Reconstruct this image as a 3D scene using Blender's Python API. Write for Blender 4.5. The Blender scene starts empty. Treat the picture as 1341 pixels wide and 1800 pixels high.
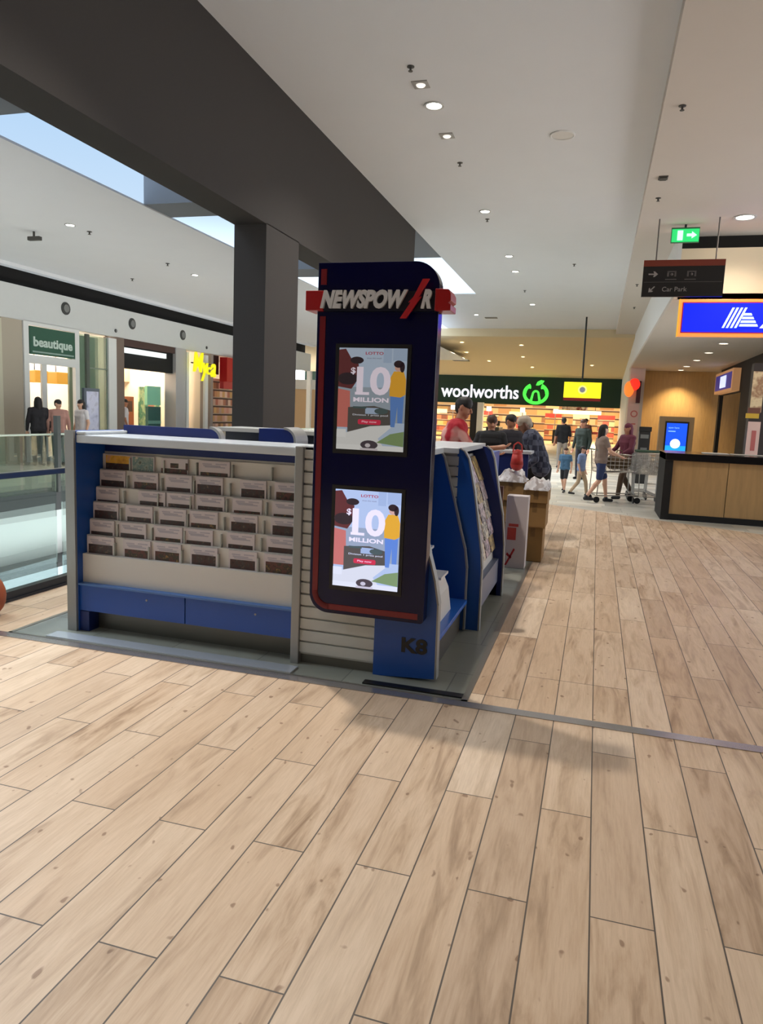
import bpy, bmesh, math, random
from mathutils import Vector, Matrix, noise
random.seed(7)
S = bpy.context.scene
COL = S.collection
PI = math.pi

# ------------------------------------------------------------------ camera
F_PX, YAW, PITCH, ROLL, CAM_H = 1269.4, 0.28307, 0.13605, 0.0417, 1.55
def cam_basis():
    f = Vector((-math.sin(YAW)*math.cos(PITCH), math.cos(YAW)*math.cos(PITCH), -math.sin(PITCH)))
    r = Vector((math.cos(YAW), math.sin(YAW), 0)); u = r.cross(f)
    r2 = r*math.cos(ROLL) + u*math.sin(ROLL); u2 = -r*math.sin(ROLL) + u*math.cos(ROLL)
    return r2, u2, f
cd = bpy.data.cameras.new('camera'); cam = bpy.data.objects.new('camera', cd); COL.objects.link(cam)
r2, u2, f_ = cam_basis()
m = Matrix.Identity(4)
for i in range(3):
    m[i][0] = r2[i]; m[i][1] = u2[i]; m[i][2] = -f_[i]
m[2][3] = CAM_H
cam.matrix_world = m
cd.sensor_fit = 'HORIZONTAL'; cd.sensor_width = 36.0; cd.lens = F_PX*36.0/1341.0
cd.clip_end = 300; cd.clip_start = 0.05
S.camera = cam

# ------------------------------------------------------------------ world / exposure
S.view_settings.view_transform = 'Standard'; S.view_settings.look = 'None'
S.view_settings.gamma = 1.0; S.view_settings.use_curve_mapping = False
S.view_settings.exposure = 0.80
W = bpy.data.worlds.new('sky'); S.world = W; W.use_nodes = True
nt = W.node_tree; nt.nodes.clear()
wo = nt.nodes.new('ShaderNodeOutputWorld'); bg = nt.nodes.new('ShaderNodeBackground')
tc = nt.nodes.new('ShaderNodeTexCoord'); sp = nt.nodes.new('ShaderNodeSeparateXYZ')
ra = nt.nodes.new('ShaderNodeValToRGB')
nt.links.new(tc.outputs['Generated'], sp.inputs[0]); nt.links.new(sp.outputs['Z'], ra.inputs[0])
e = ra.color_ramp.elements
e[0].position = 0.0; e[0].color = (0.92, 0.90, 0.87, 1)
e[1].position = 0.75; e[1].color = (0.32, 0.50, 0.78, 1)
q = e.new(0.12); q.color = (0.72, 0.86, 1.0, 1)
q = e.new(0.35); q.color = (0.45, 0.66, 0.92, 1)
nt.links.new(ra.outputs[0], bg.inputs[0]); mr = nt.nodes.new('ShaderNodeMapRange')          # bright horizon, dimmer blue overhead
mr.inputs['From Min'].default_value = 0.06; mr.inputs['From Max'].default_value = 0.24
mr.inputs['To Min'].default_value = 2.1; mr.inputs['To Max'].default_value = 0.58
nt.links.new(sp.outputs['Z'], mr.inputs[0]); nt.links.new(mr.outputs[0], bg.inputs[1])
nt.links.new(bg.outputs[0], wo.inputs[0])

def lamp(kind, name, loc, power, color=(1, 1, 1), size=0.1, rot=(0, 0, 0), angle=None, blend=0.6):
    ld = bpy.data.lights.new(name, kind); ld.energy = power; ld.color = color
    if kind == 'AREA':
        ld.shape = 'RECTANGLE'; ld.size = size[0]; ld.size_y = size[1]
    else:
        ld.shadow_soft_size = size
    if kind == 'SPOT':
        ld.spot_size = angle or 2.4; ld.spot_blend = blend
    o = bpy.data.objects.new(name, ld); COL.objects.link(o); o.location = loc; o.rotation_euler = rot
    return o
# daylight coming down through the long skylight over the void
o = lamp('SUN', 'skylight_daylight', (-12, 8, 14), 6.0, (0.82, 0.91, 1.0))
o.data.angle = 0.75; o.rotation_euler = Vector((1.0, -0.22, -1.25)).to_track_quat('-Z', 'Y').to_euler()

# ------------------------------------------------------------------ materials
def lin(c):
    return tuple(((x/12.92) if x <= 0.04045 else ((x+0.055)/1.055)**2.4) for x in c)
def rgb(*c):
    return lin(tuple(x/255.0 for x in c))
MATS = {}
def mat(name, col, rough=0.6, metal=0.0, emit=0.0, var=0.0, vscale=6.0, bump=0.0, ecol=None, alpha=None, trans=0.0, spec=None, ior=None):
    if name in MATS: return MATS[name]
    c = rgb(*col); M = bpy.data.materials.new(name); M.use_nodes = True
    n = M.node_tree; b = n.nodes['Principled BSDF']
    b.inputs['Base Color'].default_value = (*c, 1); b.inputs['Roughness'].default_value = rough
    b.inputs['Metallic'].default_value = metal
    if spec is not None: b.inputs['Specular IOR Level'].default_value = spec
    if trans: b.inputs['Transmission Weight'].default_value = trans
    if ior: b.inputs['IOR'].default_value = ior
    if alpha is not None: b.inputs['Alpha'].default_value = alpha
    if emit:
        b.inputs['Emission Color'].default_value = (*(rgb(*ecol) if ecol else c), 1)
        b.inputs['Emission Strength'].default_value = emit
    tcn = n.nodes.new('ShaderNodeTexCoord'); nz = n.nodes.new('ShaderNodeTexNoise')
    nz.inputs['Scale'].default_value = vscale; nz.inputs['Detail'].default_value = 4
    n.links.new(tcn.outputs['Object'], nz.inputs['Vector'])
    if var:
        mx = n.nodes.new('ShaderNodeMixRGB'); mx.blend_type = 'MIX'
        mx.inputs[1].default_value = (*[x*(1-var) for x in c], 1)
        mx.inputs[2].default_value = (*[min(1, x*(1+var)) for x in c], 1)
        n.links.new(nz.outputs['Fac'], mx.inputs[0]); n.links.new(mx.outputs[0], b.inputs['Base Color'])
    if bump:
        bp = n.nodes.new('ShaderNodeBump'); bp.inputs['Strength'].default_value = bump; bp.inputs['Distance'].default_value = 0.01
        n.links.new(nz.outputs['Fac'], bp.inputs['Height']); n.links.new(bp.outputs[0], b.inputs['Normal'])
    MATS[name] = M
    return M

class G:                                   # tiny node-graph helper
    def __init__(s, name):
        s.M = bpy.data.materials.new(name); s.M.use_nodes = True; s.n = s.M.node_tree
        s.b = s.n.nodes['Principled BSDF']; MATS[name] = s.M
        s.geo = s.n.nodes.new('ShaderNodeNewGeometry')
        s.sep = s.n.nodes.new('ShaderNodeSeparateXYZ'); s.n.links.new(s.geo.outputs['Position'], s.sep.inputs[0])
        s.x, s.y, s.z = s.sep.outputs
    def put(s, sock, v):
        if isinstance(v, (int, float)): sock.default_value = v
        else: s.n.links.new(v, sock)
    def m(s, op, a, b=0.0, c=None):
        k = s.n.nodes.new('ShaderNodeMath'); k.operation = op
        s.put(k.inputs[0], a); s.put(k.inputs[1], b)
        if c is not None: s.put(k.inputs[2], c)
        return k.outputs[0]
    def vec(s, x, y, z=0.0):
        k = s.n.nodes.new('ShaderNodeCombineXYZ')
        for i, v in enumerate((x, y, z)): s.put(k.inputs[i], v)
        return k.outputs[0]
    def white(s, v):
        k = s.n.nodes.new('ShaderNodeTexWhiteNoise'); k.noise_dimensions = '3D'; s.n.links.new(v, k.inputs[0]); return k.outputs['Value']
    def noise(s, v, scale, detail=4, rough=0.55, dist=0.0):
        k = s.n.nodes.new('ShaderNodeTexNoise'); s.n.links.new(v, k.inputs['Vector'])
        k.inputs['Scale'].default_value = scale; k.inputs['Detail'].default_value = detail
        k.inputs['Roughness'].default_value = rough; k.inputs['Distortion'].default_value = dist
        return k.outputs['Fac']
    def ramp(s, f, stops):
        k = s.n.nodes.new('ShaderNodeValToRGB'); s.put(k.inputs[0], f); el = k.color_ramp.elements
        while len(el) < len(stops): el.new(0.5)
        for e_, (p, c) in zip(el, stops): e_.position = p; e_.color = (*c, 1)
        return k.outputs[0]
    def mix(s, f, a, b, mode='MIX'):
        k = s.n.nodes.new('ShaderNodeMixRGB'); k.blend_type = mode; s.put(k.inputs[0], f)
        for i, v in ((1, a), (2, b)):
            if isinstance(v, tuple): k.inputs[i].default_value = (*v, 1)
            else: s.n.links.new(v, k.inputs[i])
        return k.outputs[0]

def plank_floor():
    g = G('oak_plank_tiles'); PW, PL = 0.195, 1.2
    xr = g.m('DIVIDE', g.x, PW); xs = g.m('ADD', xr, 0.5); row = g.m('FLOOR', xs); fx = g.m('FRACT', xs)
    par = g.m('ABSOLUTE', g.m('MODULO', row, 2.0))
    beyond = g.m('GREATER_THAN', g.y, 3.78)
    ro = g.white(g.vec(row, 3.7, 1.1))
    off_a = g.m('ADD', 1.61, g.m('MULTIPLY', par, 0.6))
    off_b = g.m('ADD', g.m('MULTIPLY', g.m('FLOOR', g.m('MULTIPLY', ro, 3.0)), 0.4), 0.32)
    off = g.m('ADD', g.m('MULTIPLY', off_a, g.m('SUBTRACT', 1.0, beyond)), g.m('MULTIPLY', off_b, beyond))
    ys = g.m('DIVIDE', g.m('SUBTRACT', g.m('ADD', g.y, 24.0), off), PL)
    colm = g.m('FLOOR', ys); fy = g.m('FRACT', ys)
    gx = g.m('MULTIPLY', g.m('MINIMUM', fx, g.m('SUBTRACT', 1.0, fx)), PW)
    gy = g.m('MULTIPLY', g.m('MINIMUM', fy, g.m('SUBTRACT', 1.0, fy)), PL)
    edge = g.m('MINIMUM', gx, gy)
    gap = g.m('LESS_THAN', edge, 0.0026)
    pid = g.vec(row, colm, beyond)
    rnd = g.white(pid); rnd2 = g.white(g.vec(colm, row, 9.0))
    gv = g.vec(g.m('ADD', g.m('MULTIPLY', g.x, 9.0), g.m('MULTIPLY', rnd, 50)), g.m('ADD', g.m('MULTIPLY', g.y, 1.1), g.m('MULTIPLY', rnd2, 40)), rnd)
    grain = g.noise(gv, 1.5, 6, 0.6, 0.9)
    fine = g.noise(g.vec(g.m('MULTIPLY', g.x, 60.0), g.m('MULTIPLY', g.y, 4.0), rnd), 2.0, 5, 0.65)
    base = g.ramp(rnd, [(0.0, rgb(184, 158, 132)), (0.35, rgb(204, 180, 154)), (0.7, rgb(194, 167, 139)), (1.0, rgb(212, 191, 167))])
    streak = g.ramp(grain, [(0.30, (0.46, 0.38, 0.31)), (0.46, (0.84, 0.80, 0.75)), (0.58, (1.0, 1.0, 1.0)), (0.80, (1.06, 1.04, 1.02))])
    c = g.mix(g.m('ADD', 0.35, g.m('MULTIPLY', rnd2, 0.65)), base, streak, 'MULTIPLY')
    f2 = g.ramp(fine, [(0.3, (0.84, 0.81, 0.78)), (0.6, (1.0, 1.0, 1.0))])
    c = g.mix(0.8, c, f2, 'MULTIPLY')
    kn = g.noise(g.vec(g.m('MULTIPLY', g.x, 9.0), g.m('MULTIPLY', g.y, 6.0), rnd), 2.6, 1, 0.4)
    knot = g.ramp(kn, [(0.735, (1, 1, 1)), (0.775, (0.42, 0.33, 0.27))])
    c = g.mix(0.8, c, knot, 'MULTIPLY')
    c = g.mix(gap, c, rgb(76, 66, 56))
    g.n.links.new(c, g.b.inputs['Base Color'])
    rr = g.m('ADD', 0.36, g.m('MULTIPLY', fine, 0.16)); g.n.links.new(rr, g.b.inputs['Roughness'])
    bp = g.n.nodes.new('ShaderNodeBump'); bp.inputs['Strength'].default_value = 0.12; bp.inputs['Distance'].default_value = 0.004
    g.n.links.new(g.m('SUBTRACT', fine, gap), bp.inputs['Height']); g.n.links.new(bp.outputs[0], g.b.inputs['Normal'])
    return g.M
def tile_mat(name, cols, w, l, gapc, rough=0.35, gapw=0.004):
    g = G(name)
    yr = g.m('DIVIDE', g.y, l); row = g.m('FLOOR', yr); fy = g.m('FRACT', yr)
    xs = g.m('ADD', g.m('DIVIDE', g.x, w), g.m('MULTIPLY', g.white(g.vec(row, 2.0, 5.0)), 1.0)); colm = g.m('FLOOR', xs); fx = g.m('FRACT', xs)
    gx = g.m('MULTIPLY', g.m('MINIMUM', fx, g.m('SUBTRACT', 1.0, fx)), w); gy = g.m('MULTIPLY', g.m('MINIMUM', fy, g.m('SUBTRACT', 1.0, fy)), l)
    gap = g.m('LESS_THAN', g.m('MINIMUM', gx, gy), gapw)
    r = g.white(g.vec(row, colm, 0.5)); k = len(cols)
    c = g.ramp(r, [(i/(k-1), cc) for i, cc in enumerate(cols)])
    nz = g.noise(g.vec(g.x, g.y, g.z), 7.0, 5)
    c = g.mix(0.5, c, g.ramp(nz, [(0.3, (0.86, 0.86, 0.86)), (0.7, (1.05, 1.05, 1.05))]), 'MULTIPLY')
    c = g.mix(gap, c, gapc)
    g.n.links.new(c, g.b.inputs['Base Color']); g.b.inputs['Roughness'].default_value = rough
    return g.M
def wood_panel(name, col, vert=True):
    g = G(name); c = rgb(*col)
    v = g.vec(g.m('MULTIPLY', g.x, 9.0 if vert else 1.0), g.m('MULTIPLY', g.y, 9.0 if vert else 1.0), g.m('MULTIPLY', g.z, 0.9 if vert else 9))
    nz = g.noise(v, 1.6, 5, 0.6, 0.6)
    cc = g.ramp(nz, [(0.25, tuple(x*0.84 for x in c)), (0.55, c), (0.85, tuple(min(1, x*1.12) for x in c))])
    g.n.links.new(cc, g.b.inputs['Base Color']); g.b.inputs['Roughness'].default_value = 0.5
    return g.M
def shelves_mat(name, cols, sx=3.0, sz=2.6, emit=0.0):
    g = G(name)
    zr = g.m('MULTIPLY', g.z, sz); row = g.m('FLOOR', zr); fz = g.m('FRACT', zr)
    u = g.m('ADD', g.x, g.y); us = g.m('ADD', g.m('MULTIPLY', u, sx), g.m('MULTIPLY', row, 0.37)); cl = g.m('FLOOR', us)
    r = g.white(g.vec(row, cl, 2.0)); k = len(cols)
    c = g.ramp(r, [(i/(k-1), rgb(*cc)) for i, cc in enumerate(cols)])
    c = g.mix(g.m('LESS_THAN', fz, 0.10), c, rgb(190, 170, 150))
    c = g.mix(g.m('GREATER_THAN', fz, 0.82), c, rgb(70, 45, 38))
    g.n.links.new(c, g.b.inputs['Base Color']); g.b.inputs['Roughness'].default_value = 0.6
    return g.M
def checker_mat(name, a, b, sc):
    g = G(name); tcn = g.n.nodes.new('ShaderNodeTexCoord'); k = g.n.nodes.new('ShaderNodeTexChecker')
    g.n.links.new(tcn.outputs['Object'], k.inputs[0]); k.inputs['Scale'].default_value = sc
    k.inputs[1].default_value = (*rgb(*a), 1); k.inputs[2].default_value = (*rgb(*b), 1)
    g.n.links.new(k.outputs[0], g.b.inputs['Base Color']); g.b.inputs['Roughness'].default_value = 0.85
    return g.M
def blotch_mat(name, a, b, sc, thr=0.5):
    g = G(name); tcn = g.n.nodes.new('ShaderNodeTexCoord')
    nz = g.noise(tcn.outputs['Object'], sc, 2, 0.5)
    c = g.ramp(nz, [(thr-0.02, rgb(*a)), (thr+0.02, rgb(*b))])
    g.n.links.new(c, g.b.inputs['Base Color']); g.b.inputs['Roughness'].default_value = 0.85
    return g.M
def photo_mat(name, cols, sc=28.0):
    g = G(name); nz = g.noise(g.vec(g.x, g.y, g.z), sc, 3, 0.6)
    k = len(cols)
    c = g.ramp(nz, [(0.28+0.44*i/(k-1), rgb(*cc)) for i, cc in enumerate(cols)])
    g.n.links.new(c, g.b.inputs['Base Color']); g.b.inputs['Roughness'].default_value = 0.45
    return g.M

M_PLANK = plank_floor()
M_PAVE = tile_mat('grey_paving', [rgb(178, 176, 166), rgb(196, 194, 184), rgb(150, 150, 142), rgb(214, 210, 198), rgb(186, 178, 162)], 0.9, 0.3, rgb(140, 138, 130))
M_BORDER = tile_mat('border_tiles', [rgb(128, 130, 120), rgb(138, 140, 130), rgb(122, 123, 114)], 0.6, 0.6, rgb(96, 98, 92), 0.3)
M_LTILE = tile_mat('pale_mall_tiles', [rgb(190, 186, 172), rgb(202, 198, 186), rgb(182, 178, 166)], 0.6, 0.6, rgb(160, 156, 146), 0.25)
M_CEIL = mat('white_plaster', (222, 225, 229), 0.85, var=0.02, vscale=1.5)
M_CEILR = mat('warm_plaster', (204, 196, 188), 0.85, var=0.02, vscale=1.5)
M_BEAM = mat('charcoal_beam_paint', (47, 43, 41), 0.75, var=0.05, vscale=30)
M_WHITE = mat('white_paint', (222, 224, 224), 0.5)
M_FASC = mat('pale_grey_fascia', (205, 208, 208), 0.6, var=0.02)
M_BLACK = mat('black_gap', (14, 13, 14), 0.8)
M_DKMET = mat('dark_metal', (52, 56, 58), 0.4, 0.6)
M_STEEL = mat('brushed_steel', (170, 172, 172), 0.35, 0.85, var=0.06, vscale=40)
M_ALU = mat('grey_aluminium', (150, 150, 148), 0.42, 0.35)
M_BLUE = mat('kiosk_blue_laminate', (20, 76, 158), 0.35, var=0.04, vscale=3)
M_DBLUE = mat('deep_blue_laminate', (10, 34, 100), 0.4)
M_LIGHTTOP = mat('pale_counter_top', (196, 202, 208), 0.25)
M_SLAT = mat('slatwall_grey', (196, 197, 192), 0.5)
M_RACK = mat('rack_white', (206, 202, 196), 0.55)
M_KICK = mat('kick_steel', (120, 118, 112), 0.35, 0.7, var=0.1, vscale=5)
M_NAVY = mat('gloss_navy', (4, 5, 52), 0.14, spec=0.3)
M_RED = mat('sign_red', (158, 8, 14), 0.35)
M_DRED = mat('inlaid_red_line', (112, 4, 20), 0.35)
M_LET = mat('letter_silver', (206, 206, 210), 0.35)
M_BLK = mat('black_plastic', (12, 12, 14), 0.4)
M_GLASS = mat('balustrade_glass', (205, 232, 222), 0.03, trans=1.0, ior=1.05, alpha=0.5)
M_SHOPGL = mat('shop_glass', (180, 205, 190), 0.06, trans=0.8, ior=1.1, alpha=0.75)

# ------------------------------------------------------------------ mesh helpers
class MB:
    def __init__(s): s.v = []; s.f = []; s.mi = []; s.cur = 0
    def add(s, vs, fs):
        o = len(s.v); s.v += [tuple(p) for p in vs]; s.f += [tuple(i+o for i in f) for f in fs]; s.mi += [s.cur]*len(fs); return s
    def box(s, x0, x1, y0, y1, z0, z1, M=None):
        vs = [(x, y, z) for z in (z0, z1) for x, y in ((x0, y0), (x1, y0), (x1, y1), (x0, y1))]
        if M: vs = [tuple(M @ Vector(p)) for p in vs]
        return s.add(vs, [(3, 2, 1, 0), (4, 5, 6, 7), (0, 1, 5, 4), (1, 2, 6, 5), (2, 3, 7, 6), (3, 0, 4, 7)])
    def tube(s, p0, p1, r0, r1=None, n=10, caps=True):
        r1 = r0 if r1 is None else r1; a = Vector(p0); b = Vector(p1); d = (b-a)
        if d.length < 1e-6: return s
        d.normalize(); t = Vector((0, 0, 1)) if abs(d.z) < 0.9 else Vector((1, 0, 0)); u = d.cross(t).normalized(); w = d.cross(u)
        vs = []
        for c, r in ((a, r0), (b, r1)):
            for i in range(n):
                an = 2*PI*i/n; vs.append(c+u*math.cos(an)*r+w*math.sin(an)*r)
        fs = [(i, (i+1) % n, n+(i+1) % n, n+i) for i in range(n)]
        if caps: fs += [tuple(range(n-1, -1, -1)), tuple(range(n, 2*n))]
        return s.add(vs, fs)
    def path(s, pts, r, n=8):
        for a, b in zip(pts, pts[1:]): s.tube(a, b, r, n=n)
        return s
    def ball(s, c, r, n=12, sc=(1, 1, 1)):
        vs = []; fs = []; c = Vector(c); k = n//2
        for j in range(1, k):
            th = PI*j/k
            for i in range(n):
                ph = 2*PI*i/n; vs.append((c.x+r*sc[0]*math.sin(th)*math.cos(ph), c.y+r*sc[1]*math.sin(th)*math.sin(ph), c.z+r*sc[2]*math.cos(th)))
        top = len(vs); vs.append((c.x, c.y, c.z+r*sc[2])); vs.append((c.x, c.y, c.z-r*sc[2]))
        for j in range(k-2):
            for i in range(n): fs.append((j*n+i, (j+1)*n+i, (j+1)*n+(i+1) % n, j*n+(i+1) % n))
        for i in range(n):
            fs.append((top, i, (i+1) % n)); fs.append((top+1, (k-2)*n+(i+1) % n, (k-2)*n+i))
        return s.add(vs, fs)
    def cap(s, p0, p1, r0, r1=None, n=12):       # capsule
        r1 = r0 if r1 is None else r1
        s.tube(p0, p1, r0, r1, n); s.ball(p0, r0, n); s.ball(p1, r1, n); return s
    def prism(s, poly, o, U, V, d):               # 2-D polygon in plane o,U,V extruded by vector d
        o, U, V, d = map(Vector, (o, U, V, d)); n = len(poly)
        a = [o+U*x+V*y for x, y in poly]; b = [p+d for p in a]
        return s.add(a+b, [tuple(range(n-1, -1, -1)), tuple(range(n, 2*n))]+[(i, (i+1) % n, n+(i+1) % n, n+i) for i in range(n)])
    def flat(s, poly, o, U, V):
        o, U, V = map(Vector, (o, U, V)); return s.add([o+U*x+V*y for x, y in poly], [tuple(range(len(poly)))])
    def lathe(s, prof, c, n=20, axis='Z'):
        c = Vector(c); vs = []; k = len(prof)
        for i in range(n):
            an = 2*PI*i/n
            for r, h in prof: vs.append((c.x+r*math.cos(an), c.y+r*math.sin(an), c.z+h))
        fs = [(i*k+j, ((i+1) % n)*k+j, ((i+1) % n)*k+j+1, i*k+j+1) for i in range(n) for j in range(k-1)]
        return s.add(vs, fs)
    def mi_(s, i): s.cur = i; return s
    def build(s, name, m, parent=None, smooth=False, bevel=0.0, mods=()):
        me = bpy.data.meshes.new(name)
        if parent is not None:
            base = parent.get('_w'); base = Vector(base) if base else Vector((0, 0, 0))
        else:
            xs = [p[0] for p in s.v]; ys = [p[1] for p in s.v]; zs = [p[2] for p in s.v]
            base = Vector(((min(xs)+max(xs))/2, (min(ys)+max(ys))/2, min(zs)))
        me.from_pydata([(p[0]-base.x, p[1]-base.y, p[2]-base.z) for p in s.v], [], s.f)
        for mm in (m if isinstance(m, (list, tuple)) else [m]): me.materials.append(mm)
        me.polygons.foreach_set('material_index', s.mi)
        if smooth: me.polygons.foreach_set('use_smooth', [True]*len(s.f))
        me.update()
        bm = bmesh.new(); bm.from_mesh(me); bmesh.ops.recalc_face_normals(bm, faces=bm.faces); bm.to_mesh(me); bm.free()
        o = bpy.data.objects.new(name, me); COL.objects.link(o)
        if parent is not None:
            o.parent = parent; o['_w'] = list(base)
        else:
            o.location = base; o['_w'] = list(base)
        if bevel:
            b = o.modifiers.new('bevel', 'BEVEL'); b.width = bevel; b.segments = 2; b.limit_method = 'ANGLE'
        return o
def thing(name, label, cat, loc, group=None):
    o = bpy.data.objects.new(name, None); COL.objects.link(o); o.location = loc; o['_w'] = list(loc)
    o.empty_display_size = 0.1
    return tag(o, label, cat, group)
def tag(o, label, cat, group=None):
    o['label'] = label; o['category'] = cat
    if group: o['group'] = group
    return o
def struct(o): o['kind'] = 'structure'; return o
def plabel(o, l): o['label'] = l; return o

def text2d(txt, bold=0.0, ext=0.5):
    cu = bpy.data.curves.new('t', 'FONT'); cu.body = txt; cu.size = 1.0; cu.offset = bold; cu.extrude = 0.5; cu.resolution_u = 4
    o = bpy.data.objects.new('t', cu); COL.objects.link(o)
    bpy.context.view_layer.update()
    dg = bpy.context.evaluated_depsgraph_get(); me = o.evaluated_get(dg).to_mesh()
    vs = [tuple(v.co) for v in me.vertices]; fs = [tuple(p.vertices) for p in me.polygons]
    o.evaluated_get(dg).to_mesh_clear(); bpy.data.objects.remove(o); bpy.data.curves.remove(cu)
    return vs, fs
def put_text(mb, txt, o, w, h, U=(1, 0, 0), V=(0, 0, 1), depth=0.01, bold=0.0, shear=0.0):
    """lower-left corner o, width w, height h; depth grows towards the viewer (-N)"""
    vs, fs = text2d(txt, bold); x0 = min(v[0] for v in vs); x1 = max(v[0] for v in vs); y0 = min(v[1] for v in vs); y1 = max(v[1] for v in vs)
    U = Vector(U); V = Vector(V); N = U.cross(V); o = Vector(o); sx = w/(x1-x0); sy = h/(y1-y0)
    mb.add([o+U*((v[0]-x0)*sx+shear*(v[1]-y0)*sy)+V*((v[1]-y0)*sy)+N*((v[2]+0.5)*depth) for v in vs], fs)
    return mb
def copy_tree(o, parent=None):
    c = o.copy(); COL.objects.link(c); c.parent = parent
    for ch in list(o.children): copy_tree(ch, c)
    return c
#SPLIT
# ------------------------------------------------------------------ floors
def poly_slab(name, pts, z0, z1, m):
    mb = MB(); mb.prism(pts, (0, 0, z0), (1, 0, 0), (0, 1, 0), (0, 0, z1-z0)); return struct(mb.build(name, m))
B1 = [(-4.24, 15.6), (-0.635, 13.6), (1.1, 12.5), (2.48, 11.75), (9.0, 10.5)]
poly_slab('floor', [(-4.24, -5.0), (9.0, -5.0)]+B1[::-1], -0.3, 0.0, M_PLANK)
poly_slab('floor', B1+[(9.0, 40.0), (1.28, 40.0), (1.28, 48.0), (-4.24, 48.0)], -0.3, 0.0, M_PAVE)
poly_slab('floor', [(-8.78, -2.0), (-8.78, 30.0), (-4.24, 30.0), (-4.24, 48.0), (-20.0, 48.0), (-20.0, -2.0)], -0.3, 0.0, M_LTILE)
poly_slab('floor', [(-4.24, -5.0), (-4.24, 0.5), (-8.78, 0.5), (-8.78, -5.0)], -0.3, 0.0, M_LTILE)
poly_slab('floor', [(-20, -4), (-3, -4), (-3, 40), (-20, 40)], -5.0, -4.8, mat('lower_level_floor', (150, 158, 156), 0.4))
poly_slab('floor', [(-20.0, 48.0), (3.5, 48.0), (3.5, 64.0), (-20.0, 64.0)], -0.3, 0.0, mat('supermarket_floor', (226, 212, 176), 0.3))
# void edges
mb = MB(); mb.box(-8.80, -8.74, 0.5, 30, -0.32, 0.02); struct(mb.build('trim_1', M_DKMET))
mb = MB(); mb.box(-8.80, -8.76, 0.5, 30, -1.08, -0.32); struct(mb.build('trim_2', mat('pale_slab_fascia', (214, 226, 228), 0.5)))
mb = MB(); mb.box(-8.9, -8.2, 0.5, 30, -1.14, -1.08); struct(mb.build('trim_3', M_DKMET))
mb = MB(); mb.box(-4.30, -4.20, 0.5, 30, -0.35, 0.02); struct(mb.build('trim_4', M_DKMET))
# expansion strip across the planks and kiosk border
mb = MB(); mb.box(-4.2, 9.0, 3.70, 3.775, 0.0, 0.004); struct(mb.build('trim_5', mat('expansion_strip', (165, 160, 160), 0.22, 0.75, var=0.15, vscale=2)))
mb = MB(); mb.box(-3.62, -0.60, 3.79, 8.35, 0.0, 0.003); struct(mb.build('trim_6', M_BORDER))
mb = MB(); mb.box(-0.60, -0.565, 3.775, 8.35, 0.0, 0.006); mb.box(-3.65, -3.62, 3.775, 8.35, 0, 0.006); mb.box(-3.65, -0.565, 3.775, 3.79, 0, 0.006)
struct(mb.build('trim_7', mat('border_trim', (150, 146, 136), 0.3, 0.7)))
# ------------------------------------------------------------------ ceilings, beam, walls
def sbox(name, b, m, **k): mb = MB(); mb.box(*b); return struct(mb.build(name, m, **k))
mb = MB()
mb.box(-4.2, 0.47, -4.9, 34.0, 5.6, 5.63); mb.box(-7.05, -4.2, 24.6, 34.0, 5.6, 5.63)
struct(mb.build('ceiling', M_CEIL))
sbox('ceiling', (0.47, 9.0, -4.9, 16.9, 5.4, 5.63), M_CEILR)
sbox('ceiling', (0.47, 1.3, 16.9, 48.0, 5.4, 5.63), M_CEILR)
sbox('ceiling', (-13.2, -7.05, -4.5, 40.0, 4.6, 4.63), M_CEIL)
mb = MB()
mb.prism([(34.0, 5.25), (48.0, 4.25), (48.0, 4.5), (34.0, 5.6)], (-20, 0, 0), (0, 1, 0), (0, 0, 1), (21.4, 0, 0))
struct(mb.build('ceiling', mat('warm_low_ceiling', (214, 196, 160), 0.8)))
mb = MB()                                       # long beam beside the void, on its column
mb.box(-4.65, -4.2, -4.9, 16.2, 3.86, 5.95)
mb.box(-4.65, -4.2, 8.7, 9.74, 0.0, 3.87)
struct(mb.build('wall_left', M_BEAM))
for k, (a, b, z) in enumerate(((-4.4, -3.2, 4.62), (1.2, 2.2, 4.62), (5.9, 6.88, 4.62), (10.24, 11.0, 4.62), (15.3, 16.2, 4.62), (16.2, 19.1, 5.62))):
    sbox('trim_%d' % (8+k), (-7.05, -4.65 if b < 16.5 else -4.2, a, b, z, 6.6), mat('skylight_cross_beam', (112, 118, 126), 0.7))
sbox('trim_17', (-13.28, -13.05, 8.0, 32.6, 4.52, 4.6), M_CEIL)
# left shop row: fascia with a dark shadow gap above
XL = -13.3
sbox('wall_left', (XL-0.15, XL, 6.0, 32.6, 3.38, 4.18), M_FASC)
sbox('wall_left', (XL-1.2, XL-0.3, 6.0, 32.6, 4.18, 4.8), M_BLACK)
sbox('wall_left', (XL-1.2, XL+0.1, 6.0, 32.6, 4.64, 4.85), M_BLACK)  # unseen lid added to keep light out of the gap
sbox('wall_left', (XL-0.10, XL+0.10, 32.4, 32.6, 0, 3.38), M_WHITE)
sbox('wall_left', (XL-6.0, XL-5.8, 6.0, 40.0, 0, 4.6), mat('shop_back_wall', (232, 214, 190), 0.7))
sbox('ceiling', (XL-6.0, XL-0.15, 6.0, 32.6, 3.42, 3.5), M_WHITE)
for y0, y1, m_, z1 in ((13.80, 14.42, mat('taupe_pillar', (176, 166, 150), 0.6), 3.38), (17.95, 18.32, mat('brown_pillar', (120, 104, 94), 0.6), 3.38),
                   (21.02, 21.62, mat('grey_pillar', (176, 174, 176), 0.6), 3.38), (23.25, 23.42, mat('taupe_post', (150, 136, 130), 0.6), 3.38)):
    sbox('wall_left', (XL-0.4, XL+0.02, y0, y1, 0, z1), m_)
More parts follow.
